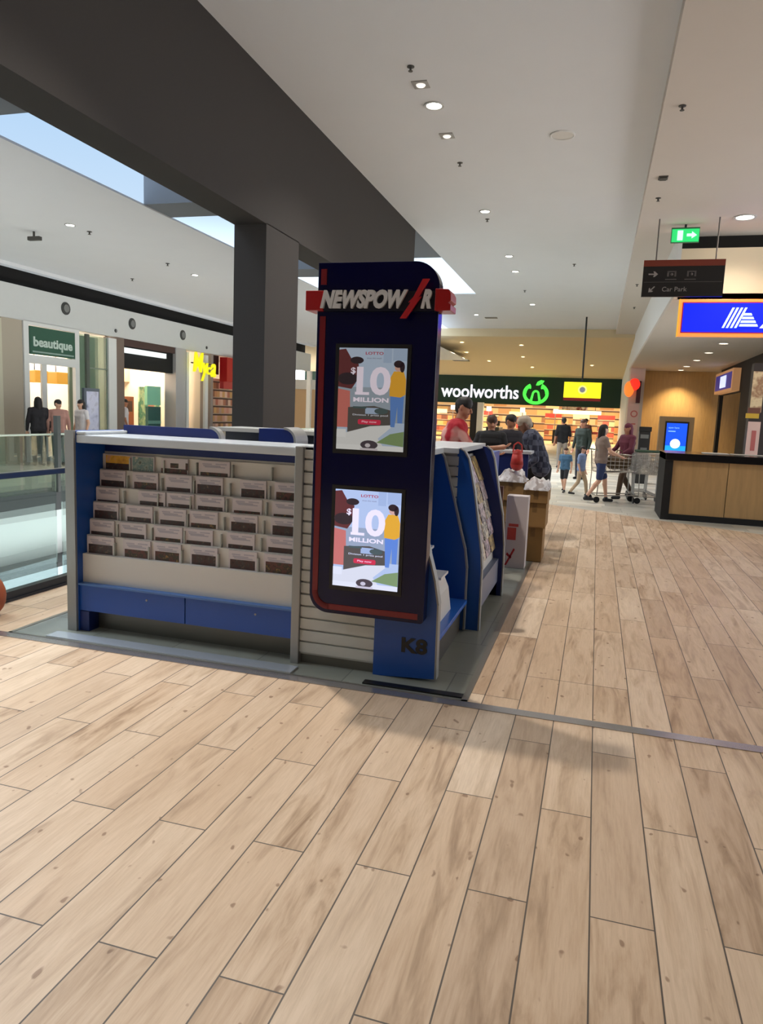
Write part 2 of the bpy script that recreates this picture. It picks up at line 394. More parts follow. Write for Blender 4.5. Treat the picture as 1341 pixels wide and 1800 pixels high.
for y in (14.1, 18.1, 23.35, 28.0):     # walls between shops
    sbox('wall_left', (XL-5.8, XL-0.4, y-0.08, y+0.08, 0, 3.42), mat('shop_party_wall', (236, 222, 204), 0.7))
# Woolworths-side wall and interior
sbox('wall_back', (-20.0, 1.28, 48.0, 48.3, 2.45, 4.3), mat('supermarket_green', (0, 46, 26), 0.5))
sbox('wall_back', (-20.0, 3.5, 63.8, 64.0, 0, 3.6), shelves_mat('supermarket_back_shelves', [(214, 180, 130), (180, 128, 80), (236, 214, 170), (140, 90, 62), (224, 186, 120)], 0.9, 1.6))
sbox('wall_right', (3.4, 3.5, 48.3, 64.0, 0, 3.6), mat('supermarket_side', (226, 190, 130), 0.6))
sbox('ceiling', (-20.0, 3.5, 48.3, 64.0, 3.5, 3.6), mat('supermarket_ceiling', (236, 224, 196), 0.7))
sbox('wall_back', (-17.4, -14.6, 40.0, 40.2, 0, 3.0), mat('peach_wall', (222, 190, 150), 0.7))
sbox('wall_back', (-17.4, -14.4, 39.9, 40.0, 2.75, 3.3), M_WHITE)
# right: box ceiling over the side shop entrance
mb = MB(); mb.box(1.28, 9.0, 16.2, 37.5, 4.1, 4.2); struct(mb.build('ceiling', mat('canopy_ceiling', (200, 190, 180), 0.8)))
sbox('wall_right', (1.28, 1.36, 16.2, 37.5, 4.2, 5.4), M_WHITE)
sbox('wall_right', (1.29, 1.45, 37.5, 48.3, 0.0, 5.4), M_WHITE)
sbox('wall_back', (-20.0, 9.0, -5.2, -5.0, 0.0, 5.6), mat('unseen_light_block', (120, 106, 92), 0.7))  # unseen wall added behind the viewer to darken the front faces
sbox('wall_right', (9.0, 9.2, -5.2, 5.0, 0.0, 5.4), MATS['unseen_light_block'])  # unseen wall added to keep side light off the near ceiling
sbox('wall_right', (1.36, 9.0, 16.2, 16.3, 4.1, 5.08), mat('cream_bulkhead', (232, 218, 190), 0.7))
sbox('wall_right', (1.36, 9.0, 16.6, 16.7, 5.08, 5.4), M_BLACK)
M_PLY = wood_panel('plywood_wall', (196, 158, 104))
sbox('wall_back', (1.95, 9.0, 37.5, 37.7, 0, 4.1), M_PLY)
sbox('wall_right', (1.30, 1.95, 36.0, 37.5, 0, 4.1), mat('pale_pillar', (214, 200, 190), 0.6))
sbox('wall_right', (5.2, 5.35, 31.0, 36.2, 2.95, 4.1), M_BLACK)
sbox('wall_right', (5.2, 5.35, 22.0, 31.0, 0.0, 4.1), M_BLACK)
sbox('wall_right', (5.2, 5.35, 36.0, 36.4, 0.0, 3.0), M_BLACK)
sbox('wall_right', (7.6, 7.8, 30.0, 37.5, 0.0, 4.1), mat('side_shop_inner_wall', (128, 122, 116), 0.6))
# ------------------------------------------------------------------ ceiling fixtures
M_LAMP = mat('lit_lens', (255, 252, 240), 0.5, emit=14.0)
M_LAMPW = mat('lit_lens_warm', (255, 236, 205), 0.5, emit=5.0)
M_RING = mat('fitting_ring', (190, 190, 188), 0.4)
M_DARKFIT = mat('fitting_dark', (70, 68, 64), 0.5)
def downlight(x, y, z, label, group, r=0.09, warm=False, power=0, color=(1, 0.93, 0.84), angle=2.2):
    t = thing('downlight', label, 'ceiling light', (x, y, z), group)
    mb = MB(); mb.lathe([(r*0.98, 0.0), (r*1.02, -0.014), (r*1.35, -0.014), (r*1.35, 0.0)], (x, y, z), 20); mb.build('trim_ring', M_RING, t, smooth=False)
    mb = MB(); mb.lathe([(0.001, -0.006), (r, -0.006)], (x, y, z), 20); mb.build('lens', M_LAMPW if warm else M_LAMP, t)
    if power: lamp('SPOT', 'downlight_beam', (x, y, z-0.03), power, color, 0.08, angle=angle, blend=0.8)
    return t
DL = [(-2.42, 4.2, 'lit round downlight in the white ceiling, out of view overhead'), (-2.39, 9.9, 'brightest lit round downlight in the white ceiling, above the kiosk sign'),
      (-2.46, 14.92, 'lit round downlight in the white ceiling, second of the row going away'), (-2.46, 18.99, 'lit downlight beside the bright skylight, third of the row'),
      (-2.51, 20.93, 'lit downlight in the white ceiling, fourth of the row'), (-2.54, 26.84, 'lit downlight in the white ceiling, farthest of the row'),
      (-4.97, 29.46, 'lit downlight left of the row, past the end of the skylight')]
for x, y, l in DL[1:]: downlight(x, y, 5.6, l, 'round downlights in the white ceiling', 0.085 if y > 12 else 0.10, power=330 if y < 25 else 300)
for x, y, l in ((-9.14, 11.11, 'lit downlight in the far left ceiling, nearer one'), (-9.37, 15.63, 'lit downlight in the far left ceiling, farther one beside the column')):
    downlight(x, y, 4.6, l, 'downlights over the left shops', 0.07, power=160)
for k, (x, y) in enumerate(((-6.63, 35.6), (-3.83, 36.2), (-6.91, 38.6), (-4.08, 39.8), (-6.12, 41.5), (-0.54, 42.4), (-3.89, 43.6))):
    zc = 5.25-(y-34)/14.0
    downlight(x, y, zc-0.01, 'small downlight in the low warm ceiling before the green sign, %s' % ['nearest at left', 'nearest at centre', 'second at left', 'third at centre', 'farther left', 'rightmost by the rod', 'farthest at centre'][k], 'downlights in the low warm ceiling', 0.09, warm=True, power=260 if k % 2 == 0 else 0, color=(1, 0.80, 0.50))
for k, y in enumerate((24.7, 27.8, 31.0, 34.3, 36.6)):
    downlight(3.52, y, 4.1, 'square-looking downlight under the side shop ceiling, %s in its row' % ['nearest', 'second', 'middle', 'fourth', 'farthest, lighting the wood wall'][k], 'downlights under the side shop ceiling', 0.13, warm=True, power=[90, 0, 90, 0, 420][k], color=(1, 0.78, 0.45), angle=1.9)
for k, (x, y, z) in enumerate(((-2.42, 4.72, 5.6), (-2.42, -0.4, 5.6), (2.3, 4.0, 5.4), (2.3, -0.5, 5.4), (2.3, 9.5, 5.4), (-0.3, 1.8, 5.6))):  # all but the kiosk-front lamp are unseen fill, added to brighten the floor
    downlight(x, y, z, 'round downlight overhead, above the upper edge of the view, %s' % ['over the kiosk front', 'added fill behind the viewer at left', 'added fill right of the viewer', 'added fill behind the viewer at right', 'added fill above the bare planks', 'added fill above the viewer'][k], 'downlights overhead', 0.09, power=[480, 90, 40, 40, 90, 20][k], angle=1.9)
downlight(2.31, 15.2, 5.4, 'wide flat downlight above the blue shop sign', None, 0.15, power=110, color=(1, 0.9, 0.75))
def sprinkler(x, y, z, label):
    t = thing('ceiling_sprinkler', label, 'sprinkler', (x, y, z), 'small ceiling sprinkler heads')
    mb = MB(); mb.lathe([(0.045, 0), (0.045, -0.008), (0.014, -0.012), (0.012, -0.05)], (x, y, z), 12); mb.build('head', M_DARKFIT, t)
    mb = MB(); mb.lathe([(0.001, -0.055), (0.028, -0.055), (0.028, -0.05), (0.001, -0.05)], (x, y, z), 12); mb.build('deflector', M_DARKFIT, t)
for x, y, z, l in ((-2.43, 8.8, 5.6, 'dark sprinkler head nearest in the white ceiling, before the square lamps'), (-2.45, 12.11, 5.6, 'dark sprinkler head between the first and second lit downlights'),
                   (-2.5, 15.5, 5.6, 'dark sprinkler head just past the second downlight'), (-2.54, 24.0, 5.6, 'faint sprinkler head before the farthest downlight of the row'), (-0.9, 20.1, 5.6, 'sprinkler head on the right of the white ceiling'),
                   (0.69, 9.98, 5.4, 'dark sprinkler head nearest in the lower right ceiling'), (0.70, 13.78, 5.4, 'dark sprinkler head past the square vent in the right ceiling'),
                   (0.76, 21.97, 5.4, 'small sprinkler head in the right ceiling strip behind the hanging sign'), (0.88, 26.17, 5.4, 'far sprinkler head in the right ceiling strip'),
                   (-9.12, 11.59, 4.6, 'sprinkler head by the nearer downlight in the left ceiling'), (-9.28, 14.35, 4.6, 'sprinkler head in the left ceiling before the column'), (-11.35, 16.0, 4.6, 'sprinkler head above the disc fascia at left')):
    sprinkler(x, y, z, l)
for x, y, l in ((-2.42, 9.27, 'square adjustable spotlight before the brightest downlight'), (-2.43, 10.95, 'square adjustable spotlight past the brightest downlight')):
    t = thing('square_spotlight', l, 'spotlight', (x, y, 5.6), 'square spotlights in the white ceiling')
    mb = MB(); mb.box(x-0.10, x+0.10, y-0.10, y+0.10, 5.588, 5.6); mb.build('frame', mat('spot_frame', (160, 158, 154), 0.5), t)
    mb = MB(); mb.lathe([(0.001, -0.016), (0.05, -0.016), (0.06, -0.002)], (x, y, 5.59), 16); mb.build('bulb', mat('unlit_bulb_glow', (236, 232, 224), 0.3, emit=0.6), t)  # bulb is unlit; a faint glow is added to its material
t = thing('ceiling_speaker', 'white round speaker grille flush in the white ceiling', 'speaker', (-0.8, 11.21, 5.6))
mb = MB(); mb.lathe([(0.001, -0.012), (0.15, -0.012)], (-0.8, 11.21, 5.6), 28); mb.build('grille', mat('speaker_grille', (216, 214, 210), 0.7), t)
mb = MB(); mb.lathe([(0.15, -0.014), (0.165, -0.02), (0.18, -0.012), (0.18, 0)], (-0.8, 11.21, 5.6), 28); mb.build('ring', M_WHITE, t)
mb = MB(); mb.box(0.62, 0.76, 12.6, 12.78, 5.385, 5.4); mb.box(0.64, 0.74, 12.62, 12.76, 5.37, 5.386)
tag(mb.build('ceiling_vent', M_DARKFIT), 'small square grey vent in the lower right ceiling', 'vent')
mb = MB(); mb.box(-4.75, -4.25, 30.2, 30.5, 5.585, 5.6); tag(mb.build('ceiling_vent', M_DARKFIT), 'dark slot vent far along the white ceiling past the skylight', 'vent')
for k, (x, y) in enumerate(((-9.6, 38.6), (-8.7, 39.8), (-7.7, 41.4))):
    zc = 5.25-(y-34)/14.0
    mb = MB(); mb.box(x-0.45, x+0.45, y-0.25, y+0.25, zc-0.05, zc-0.01)
    tag(mb.build('ceiling_vent', M_DARKFIT), 'dark flat vent in the low warm ceiling, %s of three by the kiosk sign' % ['leftmost', 'middle', 'rightmost'][k], 'vent', 'dark vents in the low warm ceiling')
t = thing('security_camera', 'small dark security camera on the far left ceiling', 'camera', (-10.23, 11.46, 4.6))
mb = MB(); mb.tube((-10.23, 11.46, 4.6), (-10.23, 11.46, 4.50), 0.02); mb.build('bracket', M_DARKFIT, t)
mb = MB(); mb.box(-10.35, -10.08, 11.42, 11.50, 4.44, 4.51); mb.build('housing', M_DARKFIT, t, bevel=0.01)
# round emblem discs on the left fascia
def disc(y, z, label, r=0.16):
    t = thing('fascia_disc', label, 'fascia fitting', (XL, y, z), 'round discs on the left fascia')
    mb = MB(); 
    for a, b, mm in ((0, r, 'rim'), (0.02, r*0.62, 'face')):
        k = MB(); n = 20; k.prism([(b*math.cos(2*PI*i/n), b*math.sin(2*PI*i/n)) for i in range(n)], (XL+a, y, z), (0, 1, 0), (0, 0, 1), (0.02, 0, 0))
        k.build(mm, mat('disc_dark', (62, 64, 64), 0.5) if mm == 'rim' else mat('disc_mid', (120, 122, 122), 0.5), t)
disc(15.94, 3.87, 'dark round disc on the pale fascia above the green-signed shop'); disc(18.72, 3.84, 'dark round disc on the pale fascia, middle of three'); disc(21.44, 3.82, 'dark round disc on the pale fascia above the yellow letters')
disc(17.96, 3.55, 'tiny round fitting low on the pale fascia between the first two discs', 0.05); disc(22.97, 3.56, 'tiny round fitting low on the fascia right of the third disc', 0.05)
#SPLIT2
# ------------------------------------------------------------------ KIOSK
K = thing('newsstand_kiosk', 'blue and grey newsagent kiosk with leaflet racks on the plank floor', 'kiosk', (-2.0, 3.98, 0.0))
def kb(name, b, m, bevel=0.0, parent=K): mb = MB(); mb.box(*b); return mb.build(name, m, parent, bevel=bevel)
plabel(kb('end_panel', (-3.325, -3.262, 3.99, 4.62, 0.0, 1.352), M_BLUE), 'blue left end panel')
kb('edge_strip', (-3.338, -3.268, 3.97, 3.99, 0.0, 1.355), M_ALU)
kb('flank_wall', (-3.338, -3.26, 4.62, 7.2, 0.10, 1.16), M_BLUE)
kb('header_panel', (-3.262, -1.705, 4.28, 4.32, 1.19, 1.275), M_DBLUE)
mb = MB(); mb.box(-3.262, -1.655, 3.985, 4.42, 1.275, 1.33); mb.box(-3.262, -3.19, 3.985, 4.75, 1.33, 1.352); plabel(mb.build('top_rail', M_LIGHTTOP, K, bevel=0.008), 'pale grey top rail')
kb('divider_post', (-1.702, -1.648, 3.965, 4.30, 0.0, 1.335), M_ALU, 0.004)
# stepped white rack
ZB = [1.195, 1.09, 0.972, 0.872, 0.758, 0.652, 0.528]
YR = [4.255, 4.225, 4.185, 4.15, 4.115, 4.08]
rack = MB()
for r in range(6): rack.box(-3.262, -1.702, YR[r], 4.45, 0.33, ZB[r])
rack.box(-3.262, -1.702, 4.035, 4.45, 0.33, ZB[6])
rack.box(-3.262, -1.702, 4.275, 4.45, 0.33, 1.21)
rk = rack.build('leaflet_rack', M_RACK, K)
for r in range(6):
    for x in (-3.03, -2.765, -2.52, -2.255, -1.975):
        pocket = MB(); pocket.box(x-0.004, x+0.004, YR[r]-0.026, YR[r], ZB[r+1], ZB[r+1]+0.085)
        pocket.build('pocket_divider', mat('acrylic_grey', (176, 178, 172), 0.2), rk)
for x0, x1 in ((-3.262, -2.46), (-2.452, -1.702)):
    d = kb('base_drawer', (x0, x1, 4.0, 4.03, 0.145, 0.325), M_BLUE)
    mb = MB(); cx = (x0+x1)/2+0.12
    n = 12; mb.prism([(0.007*math.cos(2*PI*i/n), 0.007*math.sin(2*PI*i/n)) for i in range(n)], (cx, 4.0, 0.27), (1, 0, 0), (0, 0, 1), (0, -0.004, 0)); mb.build('lock', M_ALU, d)
kb('drawer_ledge', (-3.262, -1.702, 3.985, 4.06, 0.322, 0.334), mat('ledge_blue', (70, 110, 170), 0.3))
kb('kick_plate', (-3.20, -1.702, 4.10, 4.14, 0.0, 0.15), M_KICK)
kb('foot_block', (-3.262, -3.19, 4.0, 4.16, 0.0, 0.14), M_DBLUE)
kb('floor_trim', (-3.36, -1.62, 3.79, 3.90, 0.003, 0.014), mat('bright_threshold', (214, 220, 228), 0.25, 0.6))
kb('floor_trim', (-1.18, -0.60, 3.805, 3.86, 0.004, 0.012), M_BLK)
# slatwall
mb = MB(); z = 0.07
while z < 1.28:
    mb.box(-1.648, -1.17, 3.985, 4.0, z+0.006, z+0.068); z += 0.0745
mb.box(-1.648, -1.17, 4.0, 4.02, 0.06, 1.31)
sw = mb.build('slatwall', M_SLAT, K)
kb('slat_backing', (-1.648, -1.17, 4.018, 4.03, 0.05, 1.3), mat('slat_groove', (110, 112, 110), 0.7), parent=K)
kb('plinth', (-1.648, -1.17, 4.01, 4.05, 0.0, 0.07), M_KICK)
kb('counter_top', (-1.648, -1.04, 3.985, 4.62, 1.312, 1.34), M_LIGHTTOP, 0.006)
# K8 block
PK = [(-1.09, 1.318), (-1.037, 1.303), (-1.005, 1.253), (-0.965, 1.113), (-0.919, 0.954), (-0.870, 0.765), (-0.824, 0.604), (-0.800, 0.469), (-0.795, 0.025)]
kp = None
# right-hand flank: three curved divider panels
def profile(Y, pts, back, t, m, edge=M_ALU, ew=0.02):
    poly = [(back, 0.0)]+[(x, z) for x, z in reversed(pts)]+[(back, pts[0][1])]
    mb = MB(); mb.prism(poly, (0, Y, 0), (1, 0, 0), (0, 0, 1), (0, t, 0)); p = mb.build('divider_panel', m, K)
    mb = MB()
    for (x0, z0), (x1, z1) in zip(pts, pts[1:]):
        d = Vector((x1-x0, 0, z1-z0)).normalized(); nrm = Vector((-d.z, 0, d.x))*0.012
        mb.prism([(x0, z0), (x1, z1), (x1+abs(nrm.x), z1+0.002), (x0+abs(nrm.x)*0.8, z0+max(0, nrm.z))], (0, Y-0.006, 0), (1, 0, 0), (0, 0, 1), (0, t+0.012, 0))
    mb.build('edge_banding', edge, p)
    return p
kp = profile(3.975, PK, -1.17, 0.055, M_BLUE); kp.name = 'corner_panel'
mb = MB(); put_text(mb, 'K8', (-1.0, 3.974, 0.165), 0.155, 0.092, depth=0.004, bold=0.035); plabel(mb.build('unit_number', M_BLK, kp), 'black lettering K8')
PA = [(-1.10, 1.318), (-1.057, 1.303), (-1.025, 1.253), (-0.985, 1.113), (-0.939, 0.954), (-0.887, 0.765), (-0.841, 0.604), (-0.821, 0.469), (-0.82, 0.018)]
PB = [(-0.925, 1.318), (-0.898, 1.305), (-0.862, 1.251), (-0.807, 1.009), (-0.762, 0.741), (-0.735, 0.577), (-0.725, 0.465), (-0.722, 0.0)]
PC = [(-0.90, 1.300), (-0.862, 1.275), (-0.83, 1.197), (-0.785, 0.973), (-0.730, 0.709), (-0.703, 0.447), (-0.70, 0.245), (-0.70, 0.0)]
profile(5.05, PA, -1.45, 0.035, M_BLUE)
profile(5.12, PB, -0.94, 0.05, M_BLUE)
profile(6.25, PC, -1.10, 0.05, M_DBLUE)
mb = MB(); z = 0.3
while z < 1.25: mb.box(-1.40, -0.93, 5.118, 5.13, z+0.005, z+0.07); z += 0.0745
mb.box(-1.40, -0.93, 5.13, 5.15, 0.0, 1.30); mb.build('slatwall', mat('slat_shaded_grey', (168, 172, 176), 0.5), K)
# bay one
kb('bay_ledge', (-1.10, -0.80, 4.05, 5.05, 0.215, 0.245), mat('ledge_lit_blue', (46, 104, 196), 0.25), 0.004)  # brighter blue puts the light on the ledge into its colour
kb('bay_kick', (-1.10, -0.845, 4.05, 5.05, 0.0, 0.215), mat('kick_brown', (74, 66, 54), 0.5, 0.3))
mb = MB(); mb.prism([(-0.862, 0.245), (-0.90, 0.245), (-0.95, 0.50), (-0.93, 0.50), (-0.885, 0.40)], (0, 4.05, 0), (1, 0, 0), (0, 0, 1), (0, 0.70, 0)); mb.build('bay_backboard', M_RACK, K)
kb('bay_inner_panel', (-1.12, -1.10, 4.05, 5.05, 0.2, 1.3), M_BLUE)
# bay two: sloping rack, fascia, kick
SL = [(-1.015, 1.236), (-0.94, 1.062), (-0.865, 0.80), (-0.80, 0.504), (-0.785, 0.33)]
mb = MB(); mb.prism([(-1.1, 0.33)]+SL[::-1]+[(-1.1, 1.236)], (0, 5.17, 0), (1, 0, 0), (0, 0, 1), (0, 1.08, 0)); rack2 = mb.build('magazine_rack', M_RACK, K)
kb('bay_fascia', (-0.80, -0.735, 5.17, 6.25, 0.13, 0.335), mat('fascia_grey_blue', (104, 112, 134), 0.4))
kb('bay_kick', (-1.10, -0.80, 5.17, 6.25, 0.0, 0.13), mat('kick_brown', (74, 66, 54), 0.5, 0.3))
# worktops and rear units of the kiosk
kb('inner_counter', (-1.35, -1.03, 4.62, 5.06, 1.285, 1.325), M_LIGHTTOP, 0.004)
kb('inner_counter', (-1.35, -0.93, 5.10, 6.4, 1.285, 1.325), M_LIGHTTOP, 0.004)
kb('inner_counter', (-3.5, -2.25, 6.25, 6.75, 1.315, 1.355), mat('rear_top_grey', (158, 156, 150), 0.4), 0.004)
kb('rear_unit', (-3.46, -2.3, 6.35, 6.7, 0.0, 1.315), mat('rear_dark', (30, 32, 44), 0.5))
kb('inner_body', (-1.35, -1.13, 4.62, 6.3, 0.0, 1.285), M_DBLUE)
kb('inner_worktop', (-3.2, -1.4, 4.45, 4.95, 0.85, 0.88), M_LIGHTTOP)
def rounded_end(Y, x0, x1, z0, z1, r, t, label=None):
    pts = [(x1-r+r*math.sin(a), z1-r+r*math.cos(a)) for a in [PI/2*i/8 for i in range(9)]]
    poly = [(x0, z0), (x0, z1)]+pts+[(x1, z0)]
    mb = MB(); mb.prism(poly, (0, Y, 0), (1, 0, 0), (0, 0, 1), (0, t, 0)); p = mb.build('hood_panel', M_DBLUE, K)
    mb = MB(); o = [(x1-r+(r+0.018)*math.sin(a), z1-r+(r+0.018)*math.cos(a)) for a in [PI/2*i/8 for i in range(9)]]
    mb.prism(pts+[(x1, z0), (x1+0.018, z0)]+o[::-1], (0, Y-0.004, 0), (1, 0, 0), (0, 0, 1), (0, t+0.008, 0)); mb.build('edge_banding', M_ALU, p)
    return p
rounded_end(4.43, -3.22, -2.46, 1.28, 1.392, 0.075, 0.05)
rounded_end(5.4, -2.64, -2.33, 1.15, 1.385, 0.09, 0.25)
kb('end_foot', (-0.82, -0.74, 6.25, 6.35, 0.0, 0.12), M_BLK)
kb('far_panel', (-1.10, -0.93, 6.9, 7.4, 0.1, 1.22), M_BLUE)
# ------------------------------------------------------------------ leaflets
NAVY_TXT = mat('leaflet_grey_print', (168, 162, 172), 0.6)
M_PAPER = mat('leaflet_paper', (202, 192, 194), 0.55)
PH = [photo_mat('leaflet_photo_dark', [(30, 18, 20), (70, 40, 36), (52, 46, 46), (120, 90, 70)], 30), photo_mat('leaflet_photo_brown', [(38, 24, 22), (96, 52, 44), (40, 44, 34), (150, 110, 60)], 24)]
XR = [[(-3.235, -3.025, 'poster'), (-3.02, -2.845, 'green'), (-2.79, -2.588, 'pic'), (-2.506, -2.278, 'n')],
      [(-3.255, -3.050, 'n'), (-2.992, -2.796, 'n'), (-2.739, -2.539, 'n'), (-2.509, -2.311, 'n'), (-2.187, -2.001, 'n'), (-1.941, -1.745, 'n')],
      [(-3.255, -3.073, 'n'), (-2.921, -2.715, 'n'), (-2.702, -2.501, 'n'), (-2.48, -2.276, 'n'), (-2.218, -2.009, 'n'), (-1.938, -1.735, 'n')],
      [(-3.253, -3.053, 'n'), (-2.995, -2.788, 'n'), (-2.74, -2.536, 'n'), (-2.51, -2.303, 'n'), (-2.217, -2.021, 'n'), (-1.927, -1.725, 'n')],
      [(-3.255, -3.062, 'n'), (-3.022, -2.815, 'n'), (-2.755, -2.542, 'n'), (-2.521, -2.319, 'n'), (-2.217, -2.022, 'n'), (-1.937, -1.735, 'n')],
      [(-3.250, -3.037, 'n'), (-2.966, -2.758, 'n'), (-2.732, -2.53, 'n'), (-2.46, -2.264, 'n'), (-2.184, -1.987, 'n'), (-1.937, -1.731, 'n')]]
BAND = [[.30, .32, .30, .22], [.35, .38, .22, .52, .45, .42], [.10, .25, .24, .25, .16, .14], [.48, .26, .26, .24, .52, .52], [.20, .26, .22, .22, .24, .30], [.50, .42, .48, .52, .48, .55]]
ORD = ['topmost', 'second', 'third', 'fourth', 'fifth', 'lowest']; CO = ['first', 'second', 'third', 'fourth', 'fifth', 'last']
def leaflet(x0, x1, Y, z0, z1, kind, band, label, group):
    t = thing('leaflet_stack', label, 'leaflet', ((x0+x1)/2, Y, z0), group)
    mb = MB(); mb.box(x0, x1, Y, Y+0.012, z0, z1)
    w = x1-x0; h = z1-z0
    if kind == 'n':
        mb.mi_(1)
        for i, (a, b, zz) in enumerate(((0.12, 0.42, 0.80), (0.55, 0.9, 0.82), (0.15, 0.7, 0.70), (0.2, 0.85, 0.62))):
            mb.box(x0+w*a, x0+w*b, Y-0.0008, Y+0.002, z0+h*zz-0.004, z0+h*zz+0.004)
        mb.build('card', [M_PAPER, NAVY_TXT], t)
        mb = MB(); mb.box(x0+w*0.06, x1-w*0.06, Y-0.0015, Y+0.002, z0+h*0.06, z0+h*(0.06+band)); mb.build('photo_strip', random.choice(PH), t)
    elif kind == 'poster':
        mb.build('card', M_PAPER, t)
        mb = MB(); mb.box(x0+w*0.04, x1-w*0.04, Y-0.0015, Y+0.002, z0+h*0.45, z0+h*0.95); mb.build('photo_strip', photo_mat('gold_photo', [(90, 40, 30), (190, 140, 50), (220, 170, 60), (200, 150, 130)], 14), t)
        mb = MB(); mb.box(x0+w*0.04, x1-w*0.04, Y-0.0015, Y+0.002, z0+h*0.05, z0+h*0.45); mb.build('photo_strip', PH[0], t)
    elif kind == 'green':
        mb.build('card', M_PAPER, t)
        mb = MB(); mb.box(x0+w*0.04, x1-w*0.04, Y-0.0015, Y+0.002, z0+h*0.05, z0+h*0.95); mb.build('photo_strip', photo_mat('teal_photo', [(40, 50, 40), (150, 160, 150), (100, 130, 130), (200, 190, 170)], 22), t)
    else:
        mb.build('card', M_PAPER, t)
        mb = MB(); mb.box(x0+w*0.0, x1-w*0.02, Y-0.0015, Y+0.002, z0+h*0.05, z0+h*0.35); mb.box(x1-w*0.08, x1, Y-0.0015, Y+0.002, z0+h*0.3, z0+h*0.75); mb.box(x0+w*0.35, x0+w*0.65, Y-0.0015, Y+0.002, z0+h*0.4, z0+h*0.7)
        mb.build('photo_strip', PH[1], t)
for r in range(6):
    for c, (x0, x1, kd) in enumerate(XR[r]):
        z0 = ZB[r+1]-0.004; z1 = ZB[r]-0.004
        nm = {'poster': 'gold and dark picture leaflet, first in the topmost rack row', 'green': 'teal grey picture leaflet, second in the topmost rack row', 'pic': 'leaflet with dark L-shaped picture, third in the topmost rack row',
              'n': 'white leaflet with dark photo strip, %s in the %s row of the front rack' % (CO[c], ORD[r])}[kd]
        leaflet(x0, x1, YR[r]-0.014, z0, z1, kd, BAND[r][c], nm, 'leaflets in the front rack')
# magazines on the side rack (seen edge-on)
MC = [[(120, 30, 50), (210, 190, 190)], [(190, 150, 90), (230, 220, 200)], [(150, 60, 70), (220, 200, 210)], [(90, 70, 40), (210, 180, 110)]]
for r, (za, zb_) in enumerate(((1.02, 1.20), (0.86, 1.02), (0.71, 0.86), (0.57, 0.71), (0.43, 0.57))):
    for c in range(4):
        def xs(zv):
            for (xa, z1_), (xb, z2_) in zip(SL, SL[1:]):
                if z2_ <= zv <= z1_: return xa+(xb-xa)*(z1_-zv)/(z1_-z2_)
            return SL[-1][0]
        y0 = 5.19+c*0.265; a = xs(za)+0.028; b = xs(zb_)+0.012
        mb = MB(); mb.prism([(a, za), (b, zb_+0.02), (b-0.012, zb_+0.02), (a-0.012, za)], (0, y0, 0), (1, 0, 0), (0, 0, 1), (0, 0.225, 0))
        mc = MC[(r+c) % 4]
        o = mb.build('magazine', photo_mat('magazine_cover_%d' % ((r+c) % 4), [mc[0], mc[1], (60, 40, 40), mc[1]], 16))
        tag(o, 'magazine in the %s row of the side rack, %s from the front' % (ORD[r], CO[c]), 'magazine', 'magazines in the side rack')
# leaflet holder in bay one
t = thing('leaflet_holder', 'small white acrylic leaflet holder by the kiosk corner', 'holder', (-0.88, 4.40, 0.47))
mb = MB(); mb.box(-0.985, -0.965, 4.2, 4.42, 0.47, 0.74); mb.box(-0.965, -0.93, 4.2, 4.42, 0.72, 0.735); mb.build('back', mat('white_acrylic', (226, 228, 230), 0.2), t)
mb = MB(); mb.box(-0.965, -0.83, 4.2, 4.42, 0.565, 0.58); mb.box(-0.965, -0.85, 4.2, 4.42, 0.50, 0.565); mb.build('tray', MATS['white_acrylic'], t)
mb = MB(); mb.box(-0.955, -0.90, 4.22, 4.40, 0.47, 0.50); mb.build('bracket', M_BLK, t)

# ------------------------------------------------------------------ SIGN TOTEM
YF = 3.88
T = thing('advertising_totem', 'tall navy totem sign with two screens and red outline, on the kiosk corner', 'sign', (-1.2, 3.93, 0.374))
X0, X1, Z0, Z1 = -1.552, -0.858, 0.374, 2.362
def rrect(x0, x1, z0, z1, rbl, rbr, rtr, rtl, n=10):
    P = []
    for cx, cz, r, a0 in ((x0+rbl, z0+rbl, rbl, PI), (x1-rbr, z0+rbr, rbr, 1.5*PI), (x1-rtr, z1-rtr, rtr, 0), (x0+rtl, z1-rtl, rtl, PI/2)):
        if r < 1e-4: P.append((cx, cz)); continue
        for i in range(n+1): a = a0+PI/2*i/n; P.append((cx+r*math.cos(a), cz+r*math.sin(a)))
    return P
mb = MB(); mb.prism(rrect(X0, X1, Z0, Z1, 0.115, 0.02, 0.14, 0.0), (0, YF, 0), (1, 0, 0), (0, 0, 1), (0, 0.095, 0)); mb.build('body', M_NAVY, T, bevel=0.004)
# red inlaid line following left and bottom edges
def stroke(pts, w, y, d, name, m, parent):
    mb = MB()
    for k in range(len(pts)-1):
        (xa, za), (xb, zb_) = pts[k], pts[k+1]; dx, dz = xb-xa, zb_-za; l = math.hypot(dx, dz); nx, nz = -dz/l*w/2, dx/l*w/2; ex, ez = dx/l*0.002, dz/l*0.002
        mb.prism([(xa+nx-ex, za+nz-ez), (xb+nx+ex, zb_+nz+ez), (xb-nx+ex, zb_-nz+ez), (xa-nx-ex, za-nz-ez)], (0, y, 0), (1, 0, 0), (0, 0, 1), (0, -d, 0))
    return mb.build(name, m, parent)
xi = X0+0.036; zi = Z0+0.040; rc = 0.085
arc = [(xi+rc-rc*math.cos(a), zi+rc-rc*math.sin(a)) for a in [PI/2*i/10 for i in range(11)]]
stroke([(xi, 2.07)]+arc+[(X1-0.035, zi)], 0.034, YF, 0.004, 'red_line', M_DRED, T)
stroke([(xi, 2.325), (xi, 2.245)], 0.034, YF, 0.004, 'red_line', M_DRED, T)
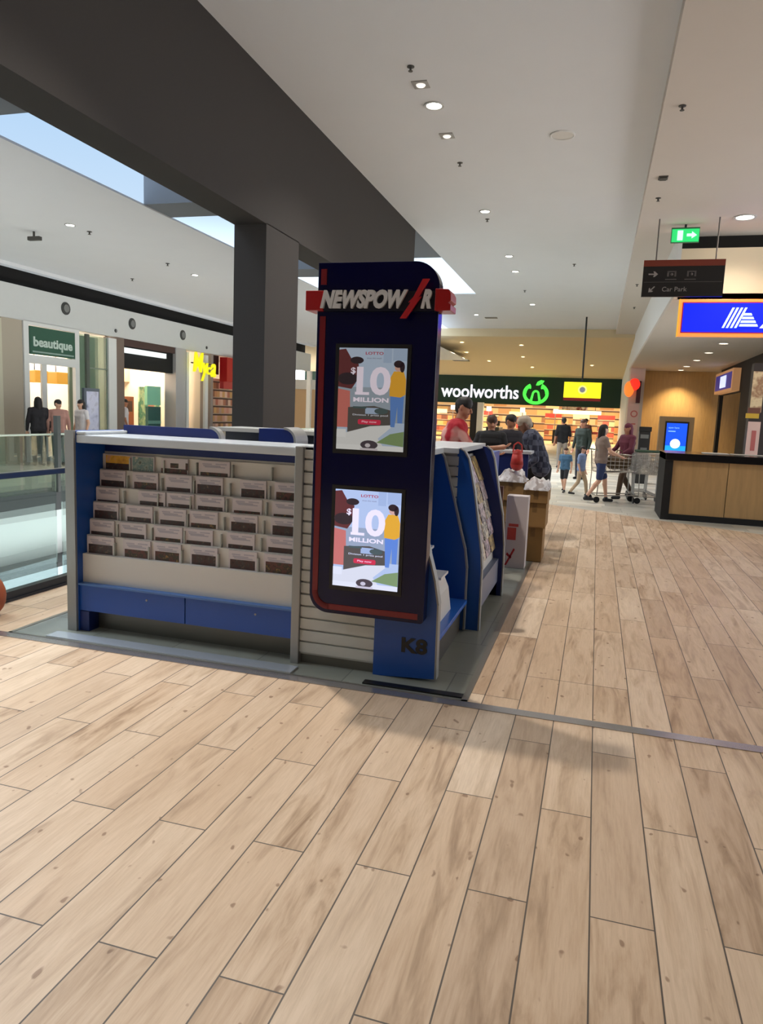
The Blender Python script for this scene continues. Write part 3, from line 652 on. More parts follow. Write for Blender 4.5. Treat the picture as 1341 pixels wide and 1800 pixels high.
# lettered band
mb = MB(); mb.box(-1.606, -1.50, 3.835, 3.99, 2.098, 2.205); plabel(mb.build('red_band', M_RED, T, bevel=0.004), 'red block end on the left')
mb = MB()
mb.prism([(-0.872, 2.098), (-0.785, 2.098), (-0.785, 2.13), (-0.80, 2.14), (-0.785, 2.15), (-0.787, 2.185), (-0.80, 2.208), (-0.872, 2.212)], (0, 3.835, 0), (1, 0, 0), (0, 0, 1), (0, 0.15, 0)); plabel(mb.build('red_band', M_RED, T, bevel=0.004), 'red block end on the right')
mb = MB(); mb.box(-1.50, -0.872, 3.842, YF, 2.096, 2.200); mb.build('letter_band', mat('band_navy_black', (5, 6, 30), 0.3), T)
mb = MB(); put_text(mb, 'NEWSPOW', (-1.515, 3.842, 2.108), 0.475, 0.098, depth=0.018, bold=0.055, shear=0.22)
put_text(mb, 'R', (-0.945, 3.842, 2.108), 0.055, 0.098, depth=0.018, bold=0.06, shear=0.22); plabel(mb.build('lettering', M_LET, T), 'silver slanted letters')
mb = MB(); mb.prism([(-0.985, 2.165), (-0.938, 2.258), (-0.902, 2.258), (-0.955, 2.165), (-0.942, 2.167), (-1.02, 2.055), (-1.054, 2.055), (-0.998, 2.140), (-1.012, 2.138)], (0, 3.832, 0), (1, 0, 0), (0, 0, 1), (0, -0.014, 0)); plabel(mb.build('lightning_bolt', mat('bolt_red', (176, 26, 36), 0.35), T), 'red lightning bolt')
# screens
def em(name, col, s): return mat(name, (16, 16, 20), 0.25, emit=s, ecol=col)
def screen(x0, x1, z0, z1, lvl, name, bluish):
    fr = MB(); fr.box(x0-0.022, x1+0.022, YF-0.006, YF+0.01, z0-0.026, z1+0.022); s = fr.build('screen_bezel', M_BLK, T)
    w = x1-x0; h = z1-z0; y = YF-0.0065; L = [0]
    def E(n, c): 
        return em('%s_%s' % (name, n), tuple(min(255, v*(0.95 if not bluish else (0.97, 1.0, 1.12)[i])) for i, v in enumerate(c)), lvl)
    def sh(n, c, polys, nm='artwork'):
        L[0] += 1; mb = MB()
        for p in polys: mb.prism([(x0+w*a, z0+h*b) for a, b in p], (0, y-0.0004*L[0], 0), (1, 0, 0), (0, 0, 1), (0, 0.0004, 0))
        return mb.build(nm, E(n, c), s)
    R = lambda a, b, c, d: [(a, c), (b, c), (b, d), (a, d)]
    def EL(cx, cz, rx, rz, n=18): return [(cx+rx*math.cos(2*PI*i/n), cz+rz*math.sin(2*PI*i/n)) for i in range(n)]
    mb = MB(); mb.box(x0, x1, y, YF, z0, z1); mb.build('display', E('sky', (176, 190, 206)), s)
    sh('mid', (150, 160, 168), [R(0.0, 1, 0.28, 0.62)])
    sh('tree', (96, 44, 44), [[(0, 0.62), (0, 0.98), (0.10, 0.99), (0.20, 0.88), (0.30, 0.84), (0.26, 0.66), (0.2, 0.6)]])
    sh('treedark', (46, 34, 38), [EL(0.14, 0.70, 0.15, 0.06), EL(0.27, 0.88, 0.10, 0.035)])
    sh('house', (198, 110, 98), [[(0, 0.22), (0, 0.60), (0.18, 0.58), (0.20, 0.22)]])
    sh('hedge', (82, 76, 70), [[(0.16, 0.16), (0.16, 0.42), (0.55, 0.44), (0.80, 0.40), (0.80, 0.24), (0.4, 0.22)]])
    sh('wall', (160, 176, 196), [R(0.42, 0.62, 0.36, 0.42), R(0.66, 0.78, 0.86, 1.0), R(0.80, 1.0, 0.88, 1.0)])
    sh('path', (216, 214, 208), [[(0, 0), (0, 0.14), (0.5, 0.24), (0.85, 0.26), (0.62, 0.12), (0.75, 0.0)]])
    sh('grass', (124, 146, 96), [[(0.60, 0.08), (0.80, 0.17), (1, 0.20), (1, 0.05)]])
    sh('kerb', (224, 222, 216), [R(0.0, 1.0, 0.0, 0.05), R(0.0, 0.14, 0.12, 0.20)])
    sh('jeans', (92, 130, 190), [[(0.80, 0.24), (0.78, 0.54), (0.98, 0.54), (0.97, 0.28), (0.90, 0.28), (0.89, 0.44), (0.86, 0.24)]])
    sh('jumper', (226, 164, 48), [[(0.77, 0.54), (0.76, 0.70), (0.82, 0.78), (0.96, 0.78), (1.0, 0.70), (1.0, 0.56), (0.93, 0.53)]])
    sh('skin', (206, 160, 140), [EL(0.885, 0.815, 0.055, 0.035)])
    sh('hair', (44, 30, 34), [EL(0.885, 0.85, 0.07, 0.035), EL(0.94, 0.82, 0.035, 0.05)])
    sh('heading', (150, 40, 60), [], 'artwork') if False else None
    L[0] += 1
    def tx(n, c, txt, a, b, ww, hh, bold=0.02):
        L[0] += 1; mb = MB(); put_text(mb, txt, (x0+w*a, y-0.0004*L[0], z0+h*b), w*ww, h*hh, depth=0.0008, bold=bold); mb.build('lettering', E(n, c), s)
    tx('heading', (170, 40, 60), 'LOTTO', 0.40, 0.935, 0.26, 0.028)
    tx('subhead', (120, 120, 136), 'draw this week', 0.42, 0.895, 0.22, 0.014, 0.0)
    tx('white', (240, 226, 236), '10', 0.28, 0.545, 0.50, 0.275, 0.03)
    tx('white', (240, 226, 236), '$', 0.19, 0.74, 0.07, 0.07, 0.02)
    sh('white', (240, 226, 236), [R(0.26, 0.47, 0.545, 0.572)])
    tx('white', (240, 226, 236), 'MILLION', 0.24, 0.475, 0.52, 0.045, 0.03)
    tx('line', (226, 226, 232), 'Division 1 prize pool', 0.24, 0.335, 0.52, 0.022, 0.0)
    sh('dark', (70, 86, 84), [R(0.24, 0.44, 0.41, 0.43), EL(0.66, 0.39, 0.10, 0.03)])
    sh('button', (206, 44, 72), [rrect(0.32, 0.66, 0.255, 0.305, 0.02, 0.02, 0.02, 0.02, 4)])
    tx('buttontext', (250, 190, 200), 'Play now', 0.38, 0.268, 0.22, 0.024, 0.02)
    sh('badge', (70, 60, 66), [EL(0.50, 0.055, 0.13, 0.045)])
    sh('badgein', (200, 190, 190), [EL(0.48, 0.05, 0.04, 0.02), R(0.37, 0.63, 0.0, 0.022)])
    return s
plabel(screen(-1.410, -1.017, 1.340, 1.902, 0.36, 'upper', False), 'upper screen showing a dimmer poster')
plabel(screen(-1.405, -1.014, 0.548, 1.111, 0.62, 'lower', True), 'lower screen, brighter and bluer')
#SPLIT3
# ------------------------------------------------------------------ boxes at the end of the kiosk
M_CARD = mat('cardboard', (142, 108, 62), 0.75, var=0.10, vscale=4)
M_CARDD = mat('cardboard_tape', (116, 86, 46), 0.5)
def carton(x0, x1, y0, y1, z0, z1, label, rot=0.0):
    t = thing('cardboard_box', label, 'box', ((x0+x1)/2, (y0+y1)/2, z0), 'cartons stacked at the end of the kiosk')
    kk = MB(); kk.box(x0, x1, y0, y1, z0, z1); kk.build('body', M_CARD, t, bevel=0.006)
    kk = MB(); xm = (x0+x1)/2; kk.box(xm-0.025, xm+0.025, y0-0.002, y1+0.002, z1-0.10, z1+0.002); kk.build('tape', M_CARDD, t)
carton(-0.98, -0.70, 7.95, 8.35, 0.004, 0.42, 'brown carton hidden at the back left, lowest of the stack')
carton(-0.695, -0.475, 7.95, 8.35, 0.004, 0.38, 'narrow brown carton, lowest of the visible stack beside the white display')
carton(-0.70, -0.455, 7.90, 8.35, 0.385, 0.655, 'brown carton in the middle of the stack')
carton(-1.00, -0.73, 7.93, 8.35, 0.425, 0.66, 'brown carton behind the white display, middle left')
carton(-0.995, -0.70, 7.88, 8.35, 0.665, 0.87, 'open brown carton on top at left, under white wrapping')
carton(-0.695, -0.445, 7.86, 8.35, 0.66, 0.80, 'brown carton on top at right, under white wrapping')
def crumple(name, x0, x1, y0, y1, z0, z1, m, seed, label, cat):
    kk = MB(); n = 14; vs = []; fs = []
    for j in range(n+1):
        for i in range(n+1):
            u, v = i/n, j/n; e_ = min(u, 1-u, v, 1-v)
            zz = z0+(z1-z0)*(min(1, e_*5))*(0.65+0.6*noise.noise(Vector((u*5+seed, v*5, seed))))+0.03*noise.noise(Vector((u*14, v*14, seed)))
            vs.append((x0+(x1-x0)*u+0.03*noise.noise(Vector((u*6, v*6, seed+3))), y0+(y1-y0)*v+0.03*noise.noise(Vector((u*6, v*6, seed+5))), max(z0, zz)))
    o = len(vs)
    for j in range(n+1):
        for i in range(n+1): vs.append((vs[j*(n+1)+i][0], vs[j*(n+1)+i][1], z0-0.002))
    for j in range(n):
        for i in range(n):
            a = j*(n+1)+i; fs.append((a, a+1, a+n+2, a+n+1)); fs.append((o+a, o+a+n+1, o+a+n+2, o+a+1))
    ring = [i for i in range(n+1)]+[j*(n+1)+n for j in range(1, n+1)]+[n*(n+1)+i for i in range(n-1, -1, -1)]+[j*(n+1) for j in range(n-1, 0, -1)]
    for a, b in zip(ring, ring[1:]+ring[:1]): fs.append((a, b, o+b, o+a))
    kk.add(vs, fs); return tag(kk.build(name, m, smooth=True), label, cat)
M_PLAS = blotch_mat('white_plastic_wrap', (206, 204, 206), (168, 160, 158), 14, 0.55)
crumple('plastic_wrapping', -1.02, -0.70, 7.84, 8.32, 0.872, 1.01, M_PLAS, 1.3, 'crumpled white plastic wrapping on the left top carton', 'packaging')
crumple('plastic_wrapping', -0.70, -0.44, 7.82, 8.32, 0.802, 0.93, M_PLAS, 4.1, 'crumpled grey-white plastic wrapping on the right top carton', 'packaging')
t = thing('red_bag', 'small red bag standing on the cartons in front of the plaid shirt', 'bag', (-0.80, 7.75, 0.985))
mb = MB(); mb.cap((-0.80, 7.90, 1.06), (-0.80, 7.90, 1.17), 0.07, 0.055); mb.build('pouch', mat('bag_red', (176, 42, 34), 0.5), t, smooth=True)
mb = MB(); mb.path([(-0.85, 7.90, 1.19), (-0.84, 7.90, 1.27), (-0.80, 7.90, 1.30), (-0.76, 7.90, 1.27), (-0.75, 7.90, 1.19)], 0.008); mb.build('handle', MATS['bag_red'], t)
t = thing('display_box', 'tall white display box with red markings standing by the cartons', 'box', (-0.73, 7.6, 0.004))
mb = MB(); mb.box(-0.835, -0.615, 7.5, 7.68, 0.004, 0.76); mb.build('body', mat('white_card', (196, 186, 184), 0.6), t, bevel=0.004)
mb = MB(); mb.box(-0.80, -0.70, 7.497, 7.5, 0.44, 0.47); mb.box(-0.81, -0.72, 7.497, 7.5, 0.30, 0.43); mb.build('red_print', mat('print_red', (190, 70, 60), 0.6), t)
mb = MB(); mb.prism([(-0.82, 0.03), (-0.80, 0.03), (-0.72, 0.20), (-0.735, 0.215)], (0, 7.5, 0), (1, 0, 0), (0, 0, 1), (0, -0.003, 0)); mb.prism([(-0.81, 0.14), (-0.76, 0.10), (-0.75, 0.12), (-0.80, 0.165)], (0, 7.5, 0), (1, 0, 0), (0, 0, 1), (0, -0.003, 0)); mb.build('red_print', mat('print_deep_red', (160, 20, 30), 0.6), t)
mb = MB(); mb.box(-0.885, -0.845, 7.2, 7.24, 0.0, 0.88); tag(mb.build('timber_post', mat('orange_brown_timber', (120, 84, 66), 0.6)), 'narrow orange-brown upright post beside the last kiosk panel', 'post')

# ------------------------------------------------------------------ balustrades
def balustrade(name, X, y0, y1, label, top, topm, tr, posts, base=True):
    t = thing(name, label, 'balustrade', (X, y0, 0.02))
    kk = MB(); kk.box(X-tr, X+tr, y0, y1, top-tr*0.8, top+tr*0.8); kk.build('handrail', topm, t, bevel=0.005)
    y = y0
    while y < y1-0.1:
        e_ = min(y+1.45, y1); kk = MB(); kk.box(X-0.006, X+0.006, y+0.01, e_-0.01, 0.06, top-0.02); kk.build('glass_panel', M_GLASS, t); y += 1.5
    kk = MB(); kk.box(X-0.035, X+0.035, y0, y1, 0.0, 0.075); kk.build('base_channel', M_DKMET, t)
    for yy in posts:
        kk = MB(); kk.box(X-0.03, X+0.03, yy-0.03, yy+0.03, 0.0, top+0.0); kk.build('post', M_DKMET, t)
    return t
balustrade('glass_balustrade', -4.25, 0.5, 8.6, 'near glass balustrade with dark steel handrail, left of the kiosk', 0.965, mat('rail_steel', (92, 98, 98), 0.3, 0.8), 0.028, [0.55])
balustrade('glass_balustrade', -8.80, 0.5, 30.0, 'far glass balustrade with pale slim top rail across the void', 0.965, mat('rail_pale_green', (192, 206, 190), 0.3), 0.018, [])
t = thing('sign_post', 'dark upright post standing at the far edge of the void', 'post', (-8.70, 10.18, 0.0))
mb = MB(); mb.box(-8.745, -8.665, 10.14, 10.22, 0.03, 2.1 if False else 1.28); mb.build('shaft', mat('post_dark', (64, 70, 68), 0.5), t)
mb = MB(); mb.box(-8.775, -8.635, 10.10, 10.26, 0.0, 0.34); mb.build('base', MATS['post_dark'], t, bevel=0.01)
# ------------------------------------------------------------------ left shops
def bX(name, b, m, parent=None, bevel=0): mb = MB(); mb.box(*b); return mb.build(name, m, parent, bevel=bevel)
t = thing('shopfront', 'white framed shopfront under the dark green sign, far left', 'shopfront', (XL, 15.4, 0))
for y0, y1 in ((14.44, 14.60), (16.22, 16.38)): bX('frame_post', (XL-0.05, XL+0.05, y0, y1, 0, 3.38), M_WHITE, t)
bX('frame_head', (XL-0.05, XL+0.05, 14.60, 16.22, 3.30, 3.38), M_WHITE, t); bX('frame_head', (XL-0.05, XL+0.05, 14.60, 16.22, 2.40, 2.60), M_WHITE, t)
bX('inner_mullion', (XL-0.10, XL-0.04, 15.12, 15.28, 0, 2.40), M_WHITE, t); bX('threshold', (XL-0.05, XL+0.05, 14.60, 15.4, 0, 0.10), M_WHITE, t)
sg = bX('sign_panel', (XL-0.04, XL+0.06, 14.62, 16.20, 2.62, 3.28), mat('sign_green', (48, 92, 76), 0.35), t)
mb = MB(); put_text(mb, 'beautique', (XL+0.062, 14.72, 2.74), 1.36, 0.30, U=(0, 1, 0), depth=0.02, bold=0.03); mb.build('lettering', mat('sign_letters_pale', (196, 214, 206), 0.4), sg)
bX('sign_strip', (XL+0.06, XL+0.07, 14.70, 16.14, 2.665, 2.70), mat('strip_pale', (150, 176, 170), 0.4), sg)
t = thing('shop_window', 'tall grey-green shop window beside the white framed doorway', 'window', (XL, 17.1, 0))
bX('pane', (XL-0.02, XL, 16.40, 17.58, 0, 3.30), M_SHOPGL, t); bX('backing', (XL-0.35, XL-0.30, 16.40, 17.58, 0, 3.30), mat('window_backing_green', (150, 160, 138), 0.7), t)
bX('mullion', (XL-0.02, XL+0.05, 16.66, 16.78, 0, 3.32), mat('mullion_grey_green', (84, 92, 86), 0.5), t); bX('frame_side', (XL-0.04, XL+0.05, 17.58, 17.93, 0, 3.32), M_WHITE, t)
bX('transom', (XL, XL+0.02, 16.78, 17.58, 2.42, 2.45), mat('transom_grey', (128, 140, 128), 0.5), t)
t = thing('shop_window', 'teal-tinted shop window at the far left edge', 'window', (XL, 12.5, 0))
bX('pane', (XL-0.02, XL, 10.5, 13.78, 0, 3.30), mat('teal_glass', (140, 186, 172), 0.1, trans=0.5), t); bX('frame_side', (XL-0.04, XL+0.04, 13.40, 13.78, 0, 3.35), mat('cream_frame', (200, 196, 176), 0.5), t)
t = thing('directory_stand', 'slim lilac-grey poster stand before the grey-green window', 'stand', (-12.0, 15.25, 0))
bX('case', (-12.05, -11.97, 14.95, 15.52, 0.0, 1.86), mat('stand_dark', (84, 92, 104), 0.4), t, 0.01)
bX('poster', (-11.97, -11.96, 15.02, 15.46, 0.10, 1.78), photo_mat('poster_lilac', [(120, 120, 150), (176, 180, 206), (190, 192, 214), (150, 150, 170)], 3.0), t)
# warm shop (open front)
t = thing('shopfront', 'open shopfront with black header and warm peach interior', 'shopfront', (XL, 19.6, 0))
bX('header', (XL-0.35, XL-0.10, 18.32, 21.02, 2.55, 3.18), M_BLACK, t); bX('head_trim', (XL-0.12, XL-0.02, 18.32, 21.02, 3.18, 3.38), mat('brown_head', (72, 50, 46), 0.6), t)
bX('light_bar', (XL-0.08, XL-0.0, 18.34, 20.5, 2.98, 3.13), mat('light_bar', (220, 226, 226), 0.4, emit=0.5), t)
bX('menu_board', (XL-3.4, XL-3.3, 18.3, 23.2, 2.3, 3.0), mat('peach_panel', (240, 196, 150), 0.6), t)
bX('ceiling_light', (XL-2.2, XL-1.2, 18.9, 19.8, 3.28, 3.33), mat('shop_light', (255, 240, 215), 0.5, emit=4), t)
t = thing('poster_board', 'pale green poster board with a pink figure inside the warm shop', 'poster', (XL-1.7, 22.1, 0))
bX('board', (XL-1.75, XL-1.7, 21.5, 22.7, 0.5, 2.1), photo_mat('poster_green', [(120, 190, 150), (90, 160, 130), (200, 226, 180), (150, 210, 180)], 3.0), t)
bX('figure', (XL-1.7, XL-1.69, 22.0, 22.35, 0.8, 1.65), mat('poster_pink', (214, 150, 130), 0.6), t); bX('plinth', (XL-1.78, XL-1.67, 21.5, 22.7, 0, 0.5), mat('plinth_peach', (190, 130, 96), 0.6), t)
t = thing('poster_board', 'dark teal poster board beside the grey pillar', 'poster', (XL-0.5, 20.6, 0))
bX('board', (XL-0.6, XL-0.5, 20.25, 20.95, 0.0, 1.45), mat('poster_teal', (40, 92, 88), 0.5), t); bX('band', (XL-0.5, XL-0.49, 20.25, 20.95, 0.9, 1.0), mat('poster_teal_pale', (110, 160, 150), 0.5), t)
bX('top_poster', (XL-0.6, XL-0.5, 20.2, 20.95, 1.5, 2.1), mat('poster_mint', (140, 210, 180), 0.5), t)
t = thing('display_cabinet', 'orange-brown cabinet inside the warm shop, left of the poster board', 'cabinet', (XL-1.8, 21.0, 0))
bX('body', (XL-2.1, XL-1.7, 20.6, 21.2, 0, 1.75), mat('cabinet_orange', (190, 104, 62), 0.5), t, 0.01); bX('dark_screen', (XL-1.7, XL-1.69, 20.7, 21.1, 1.25, 1.6), mat('cabinet_dark', (88, 48, 30), 0.4), t)
# yellow script sign shop
t = thing('shopfront', 'narrow white doorway behind the yellow letters', 'shopfront', (XL, 22.4, 0))
bX('door_frame', (XL-0.05, XL+0.03, 21.65, 21.80, 0, 3.3), M_WHITE, t); bX('door_frame', (XL-0.05, XL+0.03, 22.85, 23.05, 0, 3.3), M_WHITE, t)
bX('inner_wall', (XL-0.8, XL-0.7, 21.7, 23.0, 0, 3.3), mat('doorway_pale', (206, 202, 192), 0.6), t); bX('counter_front', (XL-0.65, XL-0.45, 21.9, 22.5, 0, 1.35), mat('counter_teal', (56, 106, 122), 0.5), t)
t = thing('script_sign', 'glowing yellow handwritten-style letters hung from the fascia', 'sign', (XL+0.25, 22.4, 2.3))
M_YEL = mat('neon_yellow', (150, 144, 10), 0.4, emit=0.55, ecol=(240, 232, 20))
for txt, y, z, w, h in (('h', 21.62, 2.62, 0.42, 0.75), ('y', 22.05, 2.42, 0.40, 0.60), ('p', 22.45, 2.36, 0.36, 0.52), ('e', 22.82, 2.62, 0.30, 0.36)) if False else (('M', 21.66, 2.66, 0.52, 0.66), ('y', 22.16, 2.38, 0.36, 0.62), ('c', 22.50, 2.62, 0.26, 0.26), ('a', 22.78, 2.55, 0.34, 0.46)):
    mb = MB(); put_text(mb, txt, (XL+0.25, y, z), w, h, U=(0, 1, 0), depth=0.05, bold=0.015, shear=0.15); mb.build('letter', M_YEL, t)
bX('mount_bar', (XL+0.03, XL+0.25, 21.9, 22.9, 2.95, 2.99), M_BLK, t)
t = thing('shopfront', 'dark-red shop with striped shelves beside the charcoal column', 'shopfront', (XL, 24.6, 0))
bX('dark_header', (XL-0.30, XL-0.20, 23.45, 24.2, 2.7, 3.38), mat('header_brown', (44, 32, 30), 0.6), t)
bX('sign_block', (XL-0.05, XL+0.25, 24.0, 25.6, 2.45, 3.32), mat('shop_red', (176, 22, 24), 0.4), t)
bX('lower_sign', (XL-0.04, XL+0.12, 24.0, 25.6, 2.2, 2.45), mat('shop_red_pale', (186, 60, 62), 0.4), t)
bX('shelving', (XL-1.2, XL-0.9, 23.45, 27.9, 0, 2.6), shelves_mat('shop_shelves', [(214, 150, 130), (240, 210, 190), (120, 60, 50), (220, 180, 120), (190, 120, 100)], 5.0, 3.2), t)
for y in (10.5, 12.5, 15.4, 17.0, 19.7, 22.3, 24.8, 29.5):
    lamp('POINT', 'shop_interior_light', (XL-2.6, y, 3.1), 85 if y > 18 else 70, (1, 0.86, 0.68) if y > 18 else (1, 0.95, 0.88), 0.25)
for k, y in enumerate((16.15, 16.95)):
    t = thing('pendant_lamp', 'amber glowing pendant lamp inside the green-signed shop, %s' % ['left one', 'right one'][k], 'lamp', (XL-1.2, y, 1.95), 'amber pendants in the green-signed shop')
    mb = MB(); mb.box(XL-1.45, XL-0.95, y-0.24, y+0.24, 1.98, 2.30); mb.build('shade', mat('amber_shade', (150, 100, 34), 0.5, emit=0.4, ecol=(250, 180, 70)), t, bevel=0.03)
    mb = MB(); mb.tube((XL-1.2, y, 2.3), (XL-1.2, y, 3.42), 0.012); mb.build('cord', M_BLK, t)
t = thing('shelf_unit', 'black and white shelf unit in the white framed doorway', 'shelf', (XL-0.3, 14.85, 0))
bX('body', (XL-0.5, XL-0.1, 14.62, 15.10, 0.15, 1.2), mat('unit_dark', (34, 38, 44), 0.5), t)
for z in (0.85, 1.15, 0.12): bX('white_shelf', (XL-0.5, XL-0.08, 14.62, 15.12, z, z+0.05), M_WHITE, t)

# ------------------------------------------------------------------ supermarket
t = thing('illuminated_fascia_sign', 'white supermarket name and green emblem on the dark green fascia', 'sign', (-6.5, 47.95, 2.5))
mb = MB(); put_text(mb, 'woolworths', (-10.15, 47.95, 2.80), 5.12, 0.86, depth=0.08, bold=0.015); mb.build('lettering', mat('sign_white_lit', (226, 226, 240), 0.4, emit=0.55), t)
M_LG = mat('emblem_green_lit', (70, 224, 70), 0.4, emit=0.75)
mb = MB(); cx, cz = -3.95, 3.22
def arcband(mb, cx, cz, rx, rz, a0, a1, w, y, d, n=18):
    o = []; i_ = []
    for k in range(n+1):
        a = a0+(a1-a0)*k/n; o.append((cx+rx*math.cos(a), cz+rz*math.sin(a))); i_.append((cx+(rx-w)*math.cos(a), cz+(rz-w)*math.sin(a)))
    for k in range(n): mb.prism([o[k], o[k+1], i_[k+1], i_[k]], (0, y, 0), (1, 0, 0), (0, 0, 1), (0, -d, 0))
arcband(mb, cx, cz-0.02, 0.82, 0.70, PI*0.66, PI*2.34, 0.20, 47.96, 0.08, 26)
arcband(mb, cx, cz-0.06, 0.25, 0.26, 0.0, PI, 0.13, 47.96, 0.08, 10)
for q in (-1, 1): mb.prism([(cx+q*0.12, cz-0.06), (cx+q*0.25, cz-0.06), (cx+q*0.36, cz-0.5), (cx+q*0.20, cz-0.5)], (0, 47.96, 0), (1, 0, 0), (0, 0, 1), (0, -0.08, 0))
arcband(mb, cx-0.42, cz-0.02, 0.28, 0.42, PI*0.35, PI*1.0, 0.11, 47.96, 0.08, 8); arcband(mb, cx+0.42, cz-0.02, 0.28, 0.42, 0.0, PI*0.65, 0.11, 47.96, 0.08, 8)
mb.prism([(cx-0.02, cz+0.5), (cx+0.06, cz+0.72), (cx+0.28, cz+0.84), (cx+0.50, cz+0.80), (cx+0.40, cz+0.62), (cx+0.16, cz+0.50)], (0, 47.96, 0), (1, 0, 0), (0, 0, 1), (0, -0.08, 0))
plabel(mb.build('emblem', M_LG, t), 'bright green leaf emblem')
t = thing('hanging_screen', 'yellow hanging screen with a red base strip before the green fascia', 'screen', (-0.67, 30.0, 2.35))
bX('housing', (-1.40, 0.06, 30.0, 30.1, 2.34, 3.10), M_BLK, t)
bX('display', (-1.38, 0.04, 29.985, 30.0, 2.47, 3.08), mat('screen_yellow', (236, 226, 24), 0.4, emit=0.8), t)
bX('base_strip', (-1.38, 0.04, 29.985, 30.0, 2.36, 2.47), mat('screen_maroon', (112, 20, 16), 0.4, emit=0.3), t)
mb = MB()
for r0, mm, nm, y in ((0.17, mat('screen_pale', (226, 220, 120), 0.4, emit=0.6), 'emblem_ring', 29.98), (0.11, mat('screen_greyblue', (120, 120, 130), 0.4, emit=0.4), 'emblem_disc', 29.975)):
    mb = MB(); mb.prism([(-0.67+r0*math.cos(2*PI*i/20), 2.79+r0*math.sin(2*PI*i/20)) for i in range(20)], (0, y, 0), (1, 0, 0), (0, 0, 1), (0, 0.006, 0)); mb.build(nm, mm, t)
mb = MB(); mb.tube((-0.70, 30.05, 3.1), (-0.72, 30.05, 5.6), 0.035); mb.build('drop_rod', M_DKMET, t)
# supermarket interior fittings
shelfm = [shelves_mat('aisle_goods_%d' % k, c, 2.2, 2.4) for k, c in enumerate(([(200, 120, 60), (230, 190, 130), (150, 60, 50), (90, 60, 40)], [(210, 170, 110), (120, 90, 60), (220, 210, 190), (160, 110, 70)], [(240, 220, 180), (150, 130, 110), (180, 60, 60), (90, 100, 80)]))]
for k, (x, y) in enumerate(((-11.5, 54), (-8.2, 55), (-5.6, 53.5), (-3.2, 56), (-1.2, 57), (0.6, 55.5), (2.4, 57))):
    t = thing('shelf_aisle', 'supermarket shelf aisle %s' % ['at the far left of the opening', 'under the start of the name', 'under the middle of the name', 'under the green emblem', 'left of the yellow screen', 'under the yellow screen', 'at the right end of the opening'][k], 'shelf', (x, y, 0), 'supermarket shelf aisles')
    bX('bay', (x-0.6, x+0.6, y, y+3.5, 0.12, 1.75), shelfm[k % 3], t); bX('plinth', (x-0.62, x+0.62, y-0.05, y+3.5, 0, 0.12), mat('aisle_plinth', (90, 60, 50), 0.6), t); bX('header', (x-0.6, x+0.6, y-0.04, y, 1.75, 2.05), mat('aisle_header_%d' % (k % 2), (160, 40, 36) if k % 2 else (226, 216, 190), 0.6), t)
for k, x in enumerate((-9.4, -6.9, -4.6, -2.4)):
    t = thing('checkout', 'dark checkout desk inside the supermarket entrance, %s of four' % ['leftmost', 'second', 'third', 'rightmost'][k], 'checkout', (x, 50.5, 0), 'supermarket checkouts')
    bX('desk', (x-0.45, x+0.45, 50.2, 52.2, 0, 0.92), mat('checkout_dark', (46, 48, 50), 0.5), t, 0.02); bX('monitor', (x+0.15, x+0.4, 50.9, 50.95, 1.0, 1.35), M_BLK, t); mb = MB(); mb.tube((x+0.27, 51, 0.9), (x+0.27, 51, 1.1), 0.03); mb.build('stand', M_BLK, t)
    mb = MB(); mb.tube((x-0.35, 50.4, 0.9), (x-0.35, 50.4, 2.1), 0.03); pb = mb.build('pole', M_ALU, t); bX('lit_number_box', (x-0.5, x-0.2, 50.3, 50.5, 2.0, 2.3), mat('number_box', (250, 246, 226), 0.5, emit=1.2), pb)
t = thing('hanging_light_panel', 'long pale yellow light panel inside the supermarket, left of the opening end', 'light', (-1.2, 52, 2.0))
bX('panel', (-2.8, 0.2, 52, 52.2, 2.02, 2.28), mat('long_panel_yellow', (250, 236, 170), 0.5, emit=1.3), t)
for xx in (-2.4, -0.2):
    mb = MB(); mb.tube((xx, 52.1, 2.28), (xx, 52.1, 3.5), 0.02); mb.build('hanger', M_DKMET, t)
t = thing('hanging_banner', 'dark red and black banner hanging inside the supermarket entrance', 'banner', (-1.6, 50, 2.2))
bX('drop_cord', (-1.52, -1.48, 50.0, 50.04, 2.9, 3.5), M_BLK, t); bX('cloth', (-2.3, -0.7, 50.0, 50.04, 2.28, 2.85), photo_mat('banner_mix', [(60, 20, 24), (140, 70, 70), (230, 220, 210), (40, 34, 34)], 3.2), t); bX('top_bar', (-2.35, -0.65, 49.98, 50.06, 2.85, 2.9), M_BLK, t)
t = thing('red_barrier', 'red rail barrier inside the supermarket entrance', 'barrier', (-1.2, 49.5, 0))
bX('rail', (-2.6, 0.4, 49.5, 49.58, 0.78, 0.90), mat('barrier_red', (170, 60, 56), 0.5), t)
for xx in (-2.5, -1.1, 0.3): bX('post', (xx-0.04, xx+0.04, 49.5, 49.58, 0, 0.8), mat('barrier_dark', (80, 40, 40), 0.5), t)
t = thing('entrance_pillar', 'slim black and white pillar under the supermarket name', 'pillar', (-7.6, 47.2, 0))
bX('black_side', (-7.95, -7.55, 47.1, 47.5, 0, 2.5), M_BLK, t); bX('white_side', (-7.53, -7.15, 47.1, 47.5, 0, 2.5), M_WHITE, t)
for x, y in ((-12, 51), (-8, 53), (-4, 51.5), (0, 53), (-6, 58), (0, 59)): lamp('POINT', 'supermarket_light', (x, y, 3.3), 320, (1, 0.84, 0.58), 0.3)

